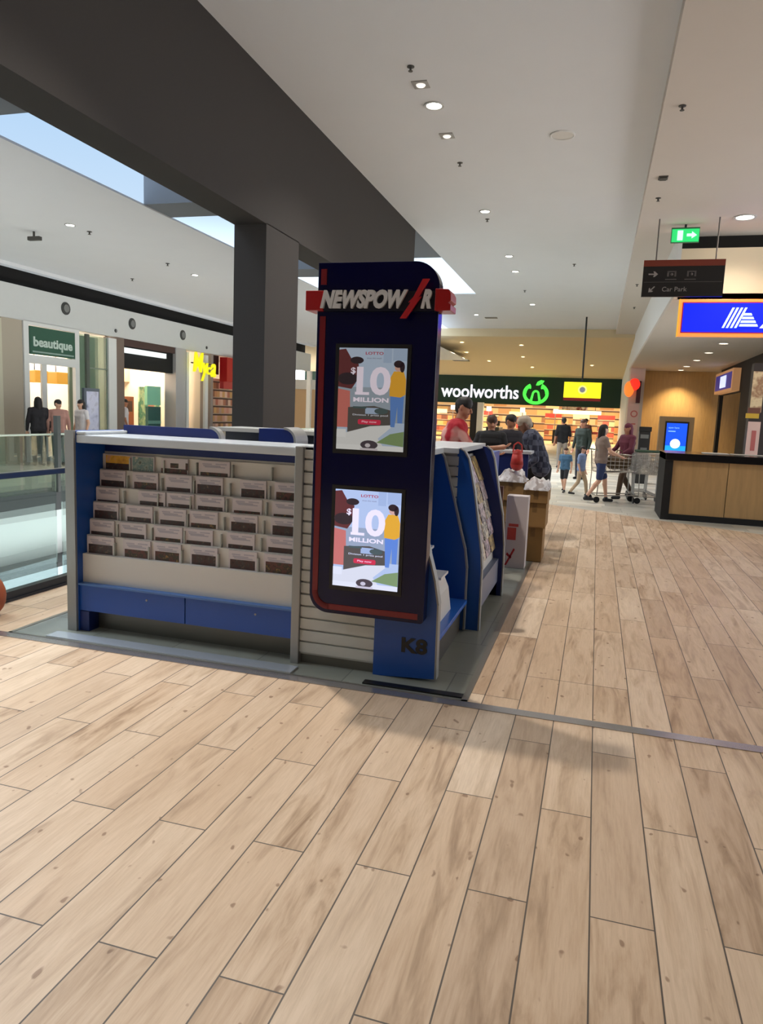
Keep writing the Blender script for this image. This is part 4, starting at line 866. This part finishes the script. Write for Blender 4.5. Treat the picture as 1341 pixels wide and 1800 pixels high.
# ------------------------------------------------------------------ right side
YA = 16.0
t = thing('lit_shop_sign', 'long blue lit shop sign with an orange border, upper right', 'sign', (3.1, YA, 3.33))
bX('border', (1.40, 4.6, YA, YA+0.14, 3.335, 4.06), mat('sign_orange_lit', (236, 140, 70), 0.4, emit=0.45), t, 0.01)
bX('edge', (1.39, 1.405, YA-0.01, YA+0.15, 3.33, 4.065), mat('sign_yellow_edge', (214, 160, 40), 0.4, emit=0.4), t)
bX('red_inset', (1.455, 4.55, YA-0.01, YA, 3.40, 4.0), mat('sign_deep_red', (150, 20, 60), 0.4, emit=0.3), t)
fc = bX('blue_face', (1.475, 4.53, YA-0.02, YA-0.01, 3.42, 3.98), mat('sign_blue_lit', (4, 24, 236), 0.4, emit=0.85), t)
M_SW = mat('sign_icewhite_lit', (190, 216, 255), 0.4, emit=0.7); M_SWB = mat('sign_white_lit2', (236, 240, 255), 0.4, emit=0.95)
mb = MB()
for k in range(4):
    x = 2.21+0.075*k; mb.prism([(x, 3.50), (x+0.042, 3.50), (x+0.205, 3.89), (x+0.163, 3.89)], (0, YA-0.02, 0), (1, 0, 0), (0, 0, 1), (0, -0.02, 0))
for k, (zz, w) in enumerate(((3.53, 0.34), (3.60, 0.28), (3.67, 0.22), (3.74, 0.16))):
    mb.prism([(2.52+0.02*k, zz), (2.52+w+0.02*k, zz), (2.50+w+0.02*k, zz+0.045), (2.535+0.02*k, zz+0.045)], (0, YA-0.02, 0), (1, 0, 0), (0, 0, 1), (0, -0.02, 0))
mb.build('emblem', M_SW, fc)
mb = MB(); put_text(mb, 'ALDI', (2.89, YA-0.02, 3.50), 1.35, 0.27, depth=0.02, bold=0.05); mb.build('lettering', M_SWB, fc)
t = thing('wayfinding_sign', 'black hanging direction sign with an orange top strip', 'sign', (1.33, 15.15, 3.97))
bX('board', (0.615, 2.05, 15.12, 15.18, 3.97, 4.53), mat('sign_black_board', (12, 11, 12), 0.4), t)
bX('top_strip', (0.615, 2.05, 15.115, 15.185, 4.53, 4.645), mat('sign_rust', (112, 40, 20), 0.5), t)
M_SG = mat('sign_grey_print', (140, 134, 132), 0.5)
mb = MB(); y = 15.12
def arrow(mb, x, z, s, ang):
    ca, sa = math.cos(ang), math.sin(ang)
    P = [(-1, -0.14), (0.2, -0.14), (0.0, -0.6), (0.3, -0.6), (1, 0), (0.3, 0.6), (0.0, 0.6), (0.2, 0.14), (-1, 0.14)]
    mb.prism([(x+s*(p*ca-q*sa), z+s*(p*sa+q*ca)) for p, q in P], (0, 15.12, 0), (1, 0, 0), (0, 0, 1), (0, -0.006, 0))
arrow(mb, 0.80, 4.385, 0.085, 0); arrow(mb, 0.79, 4.105, 0.075, -PI*0.75)
put_text(mb, 'Car Park', (0.98, 15.12, 4.065), 0.44, 0.085, depth=0.006)
mb.build('lettering', M_SG, t)
mb = MB(); 
for x0 in (1.05, 1.40):
    mb.box(x0, x0+0.03, 15.114, 15.12, 4.34, 4.43); mb.box(x0+0.13, x0+0.16, 15.114, 15.12, 4.34, 4.43); mb.box(x0, x0+0.16, 15.114, 15.12, 4.42, 4.44); mb.ball((x0+0.08, 15.117, 4.38), 0.025, 8)
mb.box(0.64, 2.02, 15.116, 15.12, 4.236, 4.242); mb.box(1.02, 1.22, 15.116, 15.12, 4.28, 4.295); mb.box(1.36, 1.56, 15.116, 15.12, 4.28, 4.295)
mb.build('pictograms', mat('sign_dim_print', (86, 80, 80), 0.5), t)
for x in (0.83, 1.88):
    mb = MB(); mb.tube((x, 15.15, 4.64), (x, 15.15, 5.4), 0.013); mb.build('drop_rod', mat('rod_grey', (96, 90, 86), 0.5), t)
t = thing('exit_sign', 'small green lit exit sign under the right ceiling', 'exit sign', (1.34, 15.6, 5.06))
bX('housing', (1.09, 1.60, 15.58, 15.64, 5.06, 5.34), mat('exit_housing', (60, 120, 84), 0.5), t); bX('lit_face', (1.10, 1.59, 15.57, 15.58, 5.07, 5.31), mat('exit_green', (36, 180, 96), 0.4, emit=0.75), t)
mb = MB(); mb.box(1.20, 1.30, 15.56, 15.57, 5.10, 5.28); mb.prism([(1.37, 5.17), (1.46, 5.17), (1.46, 5.13), (1.55, 5.19), (1.46, 5.26), (1.46, 5.22), (1.37, 5.22)], (0, 15.57, 0), (1, 0, 0), (0, 0, 1), (0, -0.01, 0)); mb.build('pictogram', mat('exit_mint', (170, 250, 200), 0.4, emit=0.95), t)
bX('hanger', (1.32, 1.36, 15.6, 15.62, 5.34, 5.40), M_DKMET, t)
# counter
t = thing('service_counter', 'plywood service counter framed in black, right edge', 'counter', (2.6, 12.7, 0))
M_CPLY = wood_panel('counter_plywood', (176, 142, 96))
bX('front_panel', (1.24, 2.075, 12.72, 12.75, 0.10, 0.98), M_CPLY, t); bX('front_panel', (2.085, 4.2, 12.72, 12.75, 0.10, 0.98), M_CPLY, t)
bX('end_frame', (1.115, 1.24, 12.68, 13.9, 0.0, 1.09), M_BLACK, t); bX('skirting', (1.24, 4.2, 12.70, 12.8, 0.0, 0.10), M_BLACK, t)
bX('worktop', (1.115, 4.2, 12.66, 13.95, 0.98, 1.10), mat('counter_black_top', (20, 19, 22), 0.12), t, 0.006); bX('carcass', (1.24, 4.2, 12.75, 13.8, 0.05, 0.98), M_BLK, t)
mb = MB(); mb.box(1.75, 2.15, 13.2, 13.5, 1.102, 1.112); mb.box(2.2, 2.7, 13.3, 13.5, 1.102, 1.11); tag(mb.build('paper_sheets', mat('papers', (220, 214, 200), 0.5)), 'flat white papers lying on the black counter top', 'paper')
# screen stand, black post, side shop
t = thing('digital_display', 'freestanding wooden display with a bright blue screen, behind the counter', 'screen', (2.58, 26.5, 0))
bX('cabinet', (2.03, 3.13, 26.5, 26.8, 0.0, 1.84), mat('display_timber', (150, 124, 92), 0.6), t, 0.01)
bX('bezel', (2.22, 2.97, 26.48, 26.5, 0.45, 1.68), M_BLK, t)
ds = bX('display', (2.27, 2.92, 26.47, 26.48, 0.50, 1.62), mat('display_blue', (10, 70, 222), 0.4, emit=0.8), t)
bX('sea_band', (2.27, 2.92, 26.465, 26.47, 0.50, 0.86), mat('display_cyan', (20, 140, 220), 0.4, emit=0.8), ds)
mb = MB(); mb.prism([(2.58+0.16*math.cos(2*PI*i/24), 0.93+0.16*math.sin(2*PI*i/24)) for i in range(24)], (0, 26.465, 0), (1, 0, 0), (0, 0, 1), (0, -0.005, 0)); mb.build('moon_disc', mat('display_pale', (214, 230, 200), 0.4, emit=0.85), ds)
mb = MB(); put_text(mb, 'open here', (2.33, 26.465, 1.42), 0.34, 0.08, depth=0.004); mb.box(2.33, 2.56, 26.46, 26.466, 1.33, 1.36); mb.build('lettering', mat('display_text', (120, 170, 240), 0.4, emit=0.8), ds)
t = thing('vending_stand', 'slim black stand against the wood wall, behind the trolleys', 'stand', (1.20, 20.1, 0))
bX('body', (1.06, 1.34, 20.0, 20.3, 0.0, 1.36), mat('stand_black', (30, 30, 30), 0.5), t, 0.01); bX('top_case', (1.05, 1.36, 19.98, 20.32, 1.36, 1.48), mat('stand_top', (44, 44, 44), 0.3), t); bX('grey_panel', (1.10, 1.30, 19.985, 20.0, 1.18, 1.28), mat('stand_grey', (110, 112, 110), 0.4), t); bX('grey_panel', (1.12, 1.28, 19.985, 20.0, 0.82, 0.94), MATS['stand_grey'], t)
t = thing('projecting_sign', 'small blue sign in a gold frame above the side shop entrance', 'sign', (5.0, 33.0, 3.0))
bX('frame', (4.9, 5.18, 31.2, 35.6, 2.98, 3.86), mat('gold_frame', (190, 140, 96), 0.5, emit=0.25), t); bX('face', (4.88, 4.9, 31.45, 35.35, 3.10, 3.74), mat('small_sign_blue', (44, 44, 130), 0.4, emit=0.35), t); bX('emblem', (4.86, 4.88, 32.6, 34.0, 3.18, 3.66), mat('small_sign_white', (190, 200, 236), 0.4, emit=0.7), t)
t = thing('promotional_column', 'column of cream and pink posters with a yellow tag, right edge', 'display', (3.75, 20.0, 0))
bX('core', (3.60, 4.02, 20.0, 20.3, 0, 3.15), mat('column_dark', (48, 40, 38), 0.6), t)
bX('cream_poster', (3.60, 3.86, 19.98, 20.0, 1.95, 2.95), photo_mat('cream_poster', [(210, 190, 150), (226, 206, 166), (160, 120, 90), (220, 200, 160)], 3.0), t)
bX('yellow_tag', (3.52, 3.82, 19.96, 19.98, 1.80, 1.92), mat('tag_yellow', (204, 168, 50), 0.5), t); bX('brown_tag', (3.56, 3.84, 19.965, 19.985, 1.92, 2.06), mat('tag_brown', (110, 66, 50), 0.5), t)
bX('pink_poster', (3.60, 3.88, 19.97, 20.0, 0.90, 1.72), mat('poster_pale_pink', (222, 190, 180), 0.5), t); bX('red_print', (3.70, 3.80, 19.96, 19.97, 1.0, 1.5), mat('poster_dull_red', (186, 100, 96), 0.5), t)
t = thing('pillar_sign', 'glowing red-orange lantern sign on the pale pillar', 'sign', (1.45, 35.9, 3.0))
mb = MB(); mb.ball((1.28, 35.7, 3.12), 0.28, 14, (0.8, 0.6, 1.3)); mb.build('orange_glow', mat('lantern_orange', (240, 110, 40), 0.5, emit=0.8), t, smooth=True)
mb = MB(); mb.ball((1.50, 35.7, 3.34), 0.28, 14, (0.9, 0.6, 1.0)); mb.build('red_glow', mat('lantern_red', (226, 44, 30), 0.5, emit=0.7), t, smooth=True)
bX('bracket', (1.62, 1.80, 35.7, 36.0, 2.5, 3.5), mat('lantern_maroon', (70, 20, 28), 0.5), t)
t = thing('pillar_poster', 'pale pink poster with red marks on the pillar below the lantern', 'poster', (1.45, 35.95, 0.6))
bX('sheet', (1.32, 1.80, 35.96, 36.0, 0.6, 2.45), mat('pillar_sheet', (226, 196, 188), 0.6), t)
mb = MB(); arcband(mb, 1.6, 2.0, 0.16, 0.16, 0, 2*PI, 0.05, 35.96, 0.01, 14); mb.box(1.5, 1.7, 35.95, 35.96, 1.5, 1.56); mb.build('red_mark', mat('pillar_mark', (206, 110, 104), 0.6), t)
#SPLIT4
# ------------------------------------------------------------------ people
def V3(*a): return Vector(a)
SKINS = {'fair': (214, 168, 142), 'tan': (178, 124, 96), 'brown': (122, 82, 62)}
BASE = dict(pelvis=(0, 0, .95), waist=(0, 0, 1.10), chest=(0, 0, 1.30), neck=(0, 0, 1.47), head=(0, .02, 1.62),
    shL=(-.18, 0, 1.41), elL=(-.25, -.02, 1.13), wrL=(-.26, .06, .89), shR=(.18, 0, 1.41), elR=(.25, -.02, 1.13), wrR=(.26, .06, .89),
    hipL=(-.09, 0, .92), knL=(-.10, .02, .50), anL=(-.10, 0, .09), hipR=(.09, 0, .92), knR=(.10, .02, .50), anR=(.10, 0, .09))
def person(label, loc, rot, h, pose, skin, shirt, legs, hair, shoes, longhair=False, shorts=False, sleeve=1.0, vox=0.011, name='person', group=None, bulk=1.0):
    J = {k: Vector(v) for k, v in BASE.items()}; J.update({k: Vector(v) for k, v in pose.items()})
    s = h/1.75; t = thing(name, label, 'person', loc, group)
    Rm = Matrix.Rotation(rot, 4, 'Z'); L0 = Vector(loc)
    def P(v): return L0+(Rm @ (v*s))
    def c(mb, a, b, r0, r1=None): mb.cap(P(a), P(b), r0*s, (r0 if r1 is None else r1)*s, 12)
    def lerp(a, b, k): return a+(b-a)*k
    up = (J['neck']-J['pelvis']).normalized(); side = (J['shR']-J['shL']).normalized(); fw = up.cross(side).normalized()*-1
    if fw.y < 0 and abs(side.x) > 0.5: fw = -fw
    def torso(mb, g, b=bulk):
        for a, w, r in ((J['pelvis'], .085, .105), (J['waist'], .07, .10), (J['chest'], .09, .115), (lerp(J['chest'], J['neck'], .5), .10, .095)):
            c(mb, a-side*w*b, a+side*w*b, r*b+g)
        for a, b_ in (('pelvis', 'waist'), ('waist', 'chest')):
            for q in (-.07, .07): c(mb, J[a]+side*q, J[b_]+side*q, .10*b+g, .105*b+g)
        c(mb, J['shL'], J['shR'], .058+g); c(mb, J['chest'], lerp(J['chest'], J['neck'], .75), .10+g, .07+g)
    hd = J['head']; hf = (hd-J['neck']); look = pose.get('_look'); 
    hw = (Vector(look).normalized() if look else fw); hs = hw.cross(Vector((0, 0, 1))).normalized(); hu = hs.cross(hw).normalized()
    # body, one continuous surface
    mb = MB(); torso(mb, 0.0)
    c(mb, J['neck']-up*.05, hd-hu*.06, .058, .052)
    mb.cap(P(hd-hu*.035+hw*.012), P(hd+hu*.03-hw*.012), .073*s, .086*s, 14); c(mb, hd-hu*.085+hw*.045, hd-hu*.05+hw*.03, .032, .045)
    c(mb, hd+hw*.085+hu*.005, hd+hw*.10-hu*.028, .010, .014)
    for q in (-1, 1): c(mb, hd+hs*q*.082+hu*.012, hd+hs*q*.084-hu*.02, .013, .010)
    for sd in 'LR':
        c(mb, J['sh'+sd], J['el'+sd], .052, .040); c(mb, J['el'+sd], J['wr'+sd], .041, .026)
        w = J['wr'+sd]; d = (w-J['el'+sd]).normalized(); n = (-fw if abs(d.dot(fw)) < .8 else Vector((0, 0, -1))); q = d.cross(n).normalized(); n = q.cross(d).normalized()
        if sd == 'R': q = -q
        c(mb, w, w+d*.075, .026, .031); c(mb, w+d*.03-q*.015, w+d*.075-q*.02, .02); c(mb, w+d*.03+q*.015, w+d*.075+q*.02, .02)
        for k, ln in enumerate((.068, .078, .072, .056)):
            b0 = w+d*.085+q*(-.030+.020*k); b1 = b0+d*ln*.55+n*.010*-1; b2 = b1+d*ln*.40-n*.022; c(mb, b0, b1, .0105, .010); c(mb, b1, b2, .010, .0085)
        c(mb, w+d*.025-q*.022, w+d*.06-q*.052, .013, .012); c(mb, w+d*.06-q*.052, w+d*.09-q*.050, .011, .010)
        c(mb, J['hip'+sd], J['kn'+sd], .085, .056); c(mb, J['kn'+sd], J['an'+sd], .055, .036); c(mb, lerp(J['kn'+sd], J['an'+sd], .25)-fw*.012, lerp(J['kn'+sd], J['an'+sd], .5), .052, .042)
        c(mb, J['an'+sd]-Vector((0, .02, .04)), J['an'+sd]+Vector((0, .13, -.06)), .032, .026)
    def rem(o, v):
        r = o.modifiers.new('remesh', 'REMESH'); r.mode = 'VOXEL'; r.voxel_size = v*s; r.use_smooth_shade = True
        k = o.modifiers.new('smooth', 'SMOOTH'); k.factor = .5; k.iterations = 3; return o
    body = rem(mb.build('body', mat('skin_'+skin, SKINS[skin], 0.55), t), vox*0.85)
    # garments follow the same skeleton
    mb = MB(); torso(mb, .014)
    for sd in 'LR':
        e_ = J['el'+sd]; c(mb, J['sh'+sd], lerp(J['sh'+sd], e_, min(1, sleeve)), .064, .052)
        if sleeve > 1: c(mb, e_, lerp(e_, J['wr'+sd], .92), .052, .038)
    rem(mb.build('shirt', shirt, t), vox)
    mb = MB(); c(mb, J['pelvis']-side*.085, J['pelvis']+side*.085, .112*bulk, None); 
    for sd in 'LR':
        if shorts: c(mb, J['hip'+sd], lerp(J['hip'+sd], J['kn'+sd], .85), .10, .078)
        else: c(mb, J['hip'+sd], J['kn'+sd], .098, .068); c(mb, J['kn'+sd], lerp(J['kn'+sd], J['an'+sd], .95), .068, .052)
    rem(mb.build('shorts' if shorts else 'trousers', legs, t), vox)
    for sd in 'LR':
        mb = MB(); a = J['an'+sd]; mb.cap(P(a+Vector((0, -.03, -.045))), P(a+Vector((0, .14, -.055))), .045*s, .036*s); c(mb, a, a+Vector((0, 0, -.04)), .045)
        mb.box(*(0,)*6) if False else None
        rem(mb.build('shoe', shoes, t), vox)
    mb = MB(); c(mb, hd+hu*.035-hw*.025, hd+hu*.045-hw*.0, .090, .086); c(mb, hd-hw*.045+hu*.03, hd-hw*.05-hu*.02, .075, .062)
    if longhair:
        c(mb, hd-hw*.055, hd-hw*.075-hu*.16, .075, .06)
        for q in (-1, 1): c(mb, hd+hs*q*.065-hw*.02, hd+hs*q*.075-hw*.03-hu*.15, .035, .03)
    rem(mb.build('hair', hair, t), vox)
    for q in (-1, 1):
        mb = MB(); mb.ball(P(hd+hw*.082+hs*q*.031+hu*.012), .009*s, 8); mb.build('eye', mat('eye_dark', (30, 22, 20), 0.3), t)
    mb = MB(); c(mb, hd+hw*.080-hs*.02-hu*.052, hd+hw*.080+hs*.02-hu*.052, .006); mb.build('mouth', mat('lips', (140, 78, 70), 0.5), t)
    return t
H_BLK = mat('hair_black', (22, 18, 18), 0.6, var=0.2, vscale=40); H_BRN = mat('hair_brown', (70, 46, 34), 0.6); H_GRY = mat('hair_grey', (176, 164, 148), 0.7); SH_BLK = mat('shoe_black', (24, 24, 28), 0.5)
C_RED = blotch_mat('shirt_red_white_print', (168, 22, 38), (206, 150, 140), 2.6, 0.56); C_BLK = mat('shirt_black', (20, 20, 24), 0.85); C_PLAID = checker_mat('plaid_shirt', (36, 40, 60), (74, 78, 96), 14)
C_NAVYP = mat('trousers_dark', (34, 36, 48), 0.8); C_WHT = mat('shirt_white', (214, 210, 214), 0.8); C_GREY = mat('top_grey', (150, 140, 130), 0.8)
STAND = {}
# red shirt, arm stretched over the counter to the right, looking right
person('person in a red and white patterned shirt reaching right over the kiosk counter', (-1.62, 8.25, 0), 0, 1.78,
    dict(pelvis=(-.02, 0, .97), waist=(.0, 0, 1.10), chest=(.05, 0, 1.30), neck=(.10, 0, 1.47), head=(.15, .0, 1.62), shL=(.02, .17, 1.40), shR=(.12, -.17, 1.40), elR=(.30, -.20, 1.16), wrR=(.56, -.18, 1.20), elL=(.20, .22, 1.15), wrL=(.45, .20, 1.12), _look=(1, -.25, -.25)),
    'tan', C_RED, C_NAVYP, H_BLK, SH_BLK, sleeve=0.95, vox=0.009, bulk=1.12)
person('grey-haired person in a dark plaid shirt leaning down beside the cartons', (-0.72, 9.9, 0), 0, 1.72,
    dict(pelvis=(.04, .0, .93), waist=(.0, 0, 1.08), chest=(-.08, 0, 1.26), neck=(-.15, 0, 1.40), head=(-.22, .0, 1.50), shL=(-.10, .18, 1.34), shR=(-.08, -.18, 1.34), elR=(-.02, -.26, 1.05), wrR=(-.20, -.22, .88), elL=(-.10, .24, 1.05), wrL=(-.26, .20, .90), _look=(-1, -.2, -.6)),
    'brown', C_PLAID, mat('trousers_black', (18, 18, 20), 0.8), H_GRY, SH_BLK, sleeve=1.5, bulk=1.1)
person('person in a black top with a pale chest print, behind the red shirt', (-1.47, 10.6, 0), 0.0, 1.60,
    dict(_look=(.3, -1, -.3), shL=(.18, 0, 1.41), shR=(-.18, 0, 1.41), elL=(.27, -.05, 1.16), wrL=(.20, -.22, 1.08), elR=(-.27, -.05, 1.16), wrR=(-.20, -.22, 1.08)), 'tan', C_BLK, C_NAVYP, H_BRN, SH_BLK, sleeve=1.0)
person('person in a dark top with a white patch, between the kiosk and the plaid shirt', (-1.24, 11.1, 0), 0.5, 1.62, dict(_look=(.4, -1, -.2)), 'tan', blotch_mat('dark_white_patch', (30, 28, 36), (190, 180, 180), 2.2, 0.60), C_NAVYP, H_BLK, SH_BLK, sleeve=1.3)
# walking group by the trolleys
WALK = dict(hipL=(-.08, 0, .92), knL=(-.09, .16, .52), anL=(-.09, .22, .10), hipR=(.08, 0, .92), knR=(.09, -.04, .50), anR=(.09, -.30, .14))
person('person in a grey top and blue shorts pushing a trolley, in front of the group', (0.12, 14.6, 0), -1.2, 1.52,
    dict(WALK, elR=(.26, .10, 1.16), wrR=(.20, .36, 1.05), elL=(-.26, .10, 1.16), wrL=(-.20, .36, 1.05)), 'fair', mat('top_taupe', (132, 116, 108), 0.8), mat('shorts_blue', (44, 58, 100), 0.8), H_BLK, SH_BLK, longhair=True, shorts=True, sleeve=0.6)
person('person in a maroon top and headscarf behind the loaded trolley', (0.62, 15.6, 0), 2.2, 1.56,
    dict(WALK, elR=(.26, .10, 1.16), wrR=(.22, .34, 1.02), elL=(-.26, .10, 1.16), wrL=(-.22, .34, 1.02)), 'tan', mat('top_maroon', (92, 30, 50), 0.8), mat('skirt_brown', (80, 60, 44), 0.8), mat('scarf_maroon', (96, 34, 54), 0.8), SH_BLK, longhair=True, sleeve=1.5)
person('small child in a blue top walking, leftmost of the shoppers', (-0.60, 16.2, 0), 2.9, 0.98, dict(WALK), 'fair', mat('child_blue', (72, 112, 146), 0.8), mat('child_dark', (40, 44, 50), 0.8), H_BRN, SH_BLK, shorts=True, sleeve=0.6)
person('child in a pale blue top and beige trousers beside the small walking child', (-0.25, 15.6, 0), -1.9, 1.05, dict(WALK), 'fair', mat('child_pale_blue', (126, 148, 190), 0.8), mat('child_beige', (190, 168, 140), 0.8), H_BLK, SH_BLK, sleeve=0.9)
person('person in a dark green top standing behind the two children', (-0.35, 20.2, 0), 2.6, 1.62, {}, 'tan', mat('top_dark_green', (36, 48, 42), 0.8), C_NAVYP, H_BRN, SH_BLK, sleeve=1.4)
person('person in a black top standing farther back near the supermarket entrance', (-1.05, 24.5, 0), 0.3, 1.66, {}, 'tan', C_BLK, C_GREY, H_BLK, SH_BLK, sleeve=1.0, vox=0.014)
person('person in a brown top near the supermarket entrance, behind the shoppers', (-0.45, 31.0, 0), 3.0, 1.68, {}, 'tan', mat('top_rust', (130, 84, 70), 0.8), C_NAVYP, H_BLK, SH_BLK, sleeve=1.0, vox=0.016)
person('person in grey by the end of the far concourse, left of the totem sign', (-10.2, 31.0, 0), 2.4, 1.64, {}, 'fair', C_GREY, C_NAVYP, H_BRN, SH_BLK, sleeve=1.4, vox=0.016)
# across the void
person('dark-haired person in black and white stripes, leftmost by the white doorway', (-12.4, 13.9, 0), 0.9, 1.60, {}, 'fair', mat('top_black_stripe', (34, 32, 38), 0.8), C_BLK, H_BLK, SH_BLK, longhair=True, sleeve=1.2)
person('person in a dusty pink top, middle of the three by the white doorway', (-12.1, 14.2, 0), 0.7, 1.56, dict(_look=(1, -1, -.2)), 'fair', mat('top_dusty_pink', (176, 132, 122), 0.8), mat('jeans_grey_blue', (110, 128, 132), 0.8), H_BLK, SH_BLK, sleeve=1.5)
person('person with long black hair in a white top, rightmost by the white doorway', (-11.9, 14.75, 0), 2.9, 1.58, {}, 'fair', C_WHT, C_BLK, H_BLK, SH_BLK, longhair=True, sleeve=0.6)
person('person in a white shirt at the edge of the warm shop', (-13.6, 18.75, 0), -0.8, 1.66, dict(_look=(.6, 1, 0)), 'tan', C_WHT, C_NAVYP, H_BLK, SH_BLK, sleeve=0.8, vox=0.013)

t = thing('round_bag', 'orange-brown rounded bag on the floor at the left edge of the view', 'bag', (-3.98, 4.02, 0))
mb = MB(); mb.ball((-4.05, 4.02, 0.155), 0.125, 20, (1, .8, 1.24)); mb.build('pouch', mat('bag_orange', (164, 84, 44), 0.6), t, smooth=True)
mb = MB(); mb.path([(-4.13, 4.02, .28), (-4.12, 4.02, .36), (-4.06, 4.02, .36), (-4.04, 4.02, .29)], .01); mb.build('strap', MATS['bag_orange'], t)
# ------------------------------------------------------------------ trolleys
M_WIRE = mat('trolley_wire', (150, 146, 140), 0.35, 0.7)
def trolley(loc, rot, label, group='shopping trolleys', load=None):
    t = thing('shopping_trolley', label, 'trolley', loc, group); R = Matrix.Translation(Vector(loc)) @ Matrix.Rotation(rot, 4, 'Z')
    P = lambda x, y, z: tuple(R @ Vector((x, y, z)))
    mb = MB(); r = 0.0035
    def bk(u, v): return u*0.25*(0.82+0.18*v)
    for k in range(13):
        f = -1+2*k/12.0; mb.path([P(bk(f, 1)*1.05, -.42, .98), P(bk(f, 1), -.38, .58), P(bk(f, 0)*.85, .42, .62), P(bk(f, 0), .46, .92)], r, 4)
    for k in range(6):
        q = k/5.0; z = .58+.40*q
        y0 = -.38-.04*q; y1 = .42+.04*q; zz = .62+.30*q; mb.path([P(-.25, y0, z), P(-.19, y1, zz), P(.19, y1, zz), P(.25, y0, z), P(-.25, y0, z)], r*1.3, 4)
    for k in range(10):
        y = -.38+.8*k/9; w = .25-.06*k/9; mb.path([P(-w, y, .58+.04*k/9+.40-.01*k), P(-w, y, .58+.04*k/9), P(w, y, .58+.04*k/9), P(w, y, .98-.10*k/9)], r, 4)
    mb.build('basket', M_WIRE, t)
    mb = MB(); mb.tube(P(-.26, -.46, 1.02), P(.26, -.46, 1.02), .015); mb.build('handle', mat('trolley_handle', (40, 70, 50), 0.5), t)
    mb = MB()
    for q in (-1, 1): mb.path([P(q*.24, -.44, 1.02), P(q*.24, -.40, .55), P(q*.23, -.42, .14)], .011, 6); mb.path([P(q*.23, -.42, .14), P(q*.18, .42, .16), P(q*.19, .40, .60)], .011, 6)
    mb.path([P(-.23, -.42, .14), P(.23, -.42, .14)], .011, 6); mb.path([P(-.18, .42, .16), P(.18, .42, .16)], .011, 6); mb.build('frame', M_WIRE, t)
    for x, y in ((-.23, -.42), (.23, -.42), (-.18, .40), (.18, .40)):
        mb = MB(); mb.tube(P(x-.012, y, .06), P(x+.012, y, .06), .06, n=14); mb.build('wheel', M_BLK, t)
    return t
trolley((0.42, 14.9, 0), -1.25, 'loaded wire trolley pushed by the person in blue shorts')
trolley((0.95, 15.3, 0), 0.15, 'empty wire trolley parked before the counter end, nearest of its line')
trolley((0.95, 15.62, 0), 0.15, 'empty wire trolley nested behind the nearest parked one')
trolley((0.95, 15.94, 0), 0.15, 'empty wire trolley, last of the nested line by the black stand')
t = thing('grocery_bag', 'brown full grocery bag in the loaded trolley', 'bag', (0.46, 14.9, 0.62))
mb = MB(); mb.cap((0.36, 14.93, 0.78), (0.56, 14.88, 0.80), .15, .14); o = mb.build('sack', mat('bag_olive_brown', (92, 74, 52), 0.8), t, smooth=True)
mb = MB(); mb.path([(0.40, 14.92, 0.92), (0.42, 14.92, 1.02), (0.50, 14.90, 1.02), (0.52, 14.90, 0.92)], .01, 6); mb.build('handles', MATS['bag_olive_brown'], t)
# counter goods on the kiosk
t = thing('computer_monitor', 'black monitor on the kiosk counter behind the totem sign', 'monitor', (-1.62, 7.2, 1.2))
mb = MB(); mb.box(-1.80, -1.56, 7.2, 7.24, 1.26, 1.52); mb.build('screen', M_BLK, t, bevel=0.006)
mb = MB(); mb.tube((-1.68, 7.23, 0.9), (-1.68, 7.23, 1.28), 0.02); mb.build('stand', M_BLK, t)
t = thing('kiosk_back_counter', 'blue back counter of the kiosk by the plaid shirt', 'counter', (-0.95, 8.7, 0))
bX('front', (-1.25, -0.75, 8.7, 8.74, 0, 1.14), M_DBLUE, t); bX('top', (-1.30, -0.72, 8.66, 9.1, 1.14, 1.17), M_LIGHTTOP, t)
mb = MB()
for o in list(bpy.data.objects):
    if '_w' in o.keys(): del o['_w']
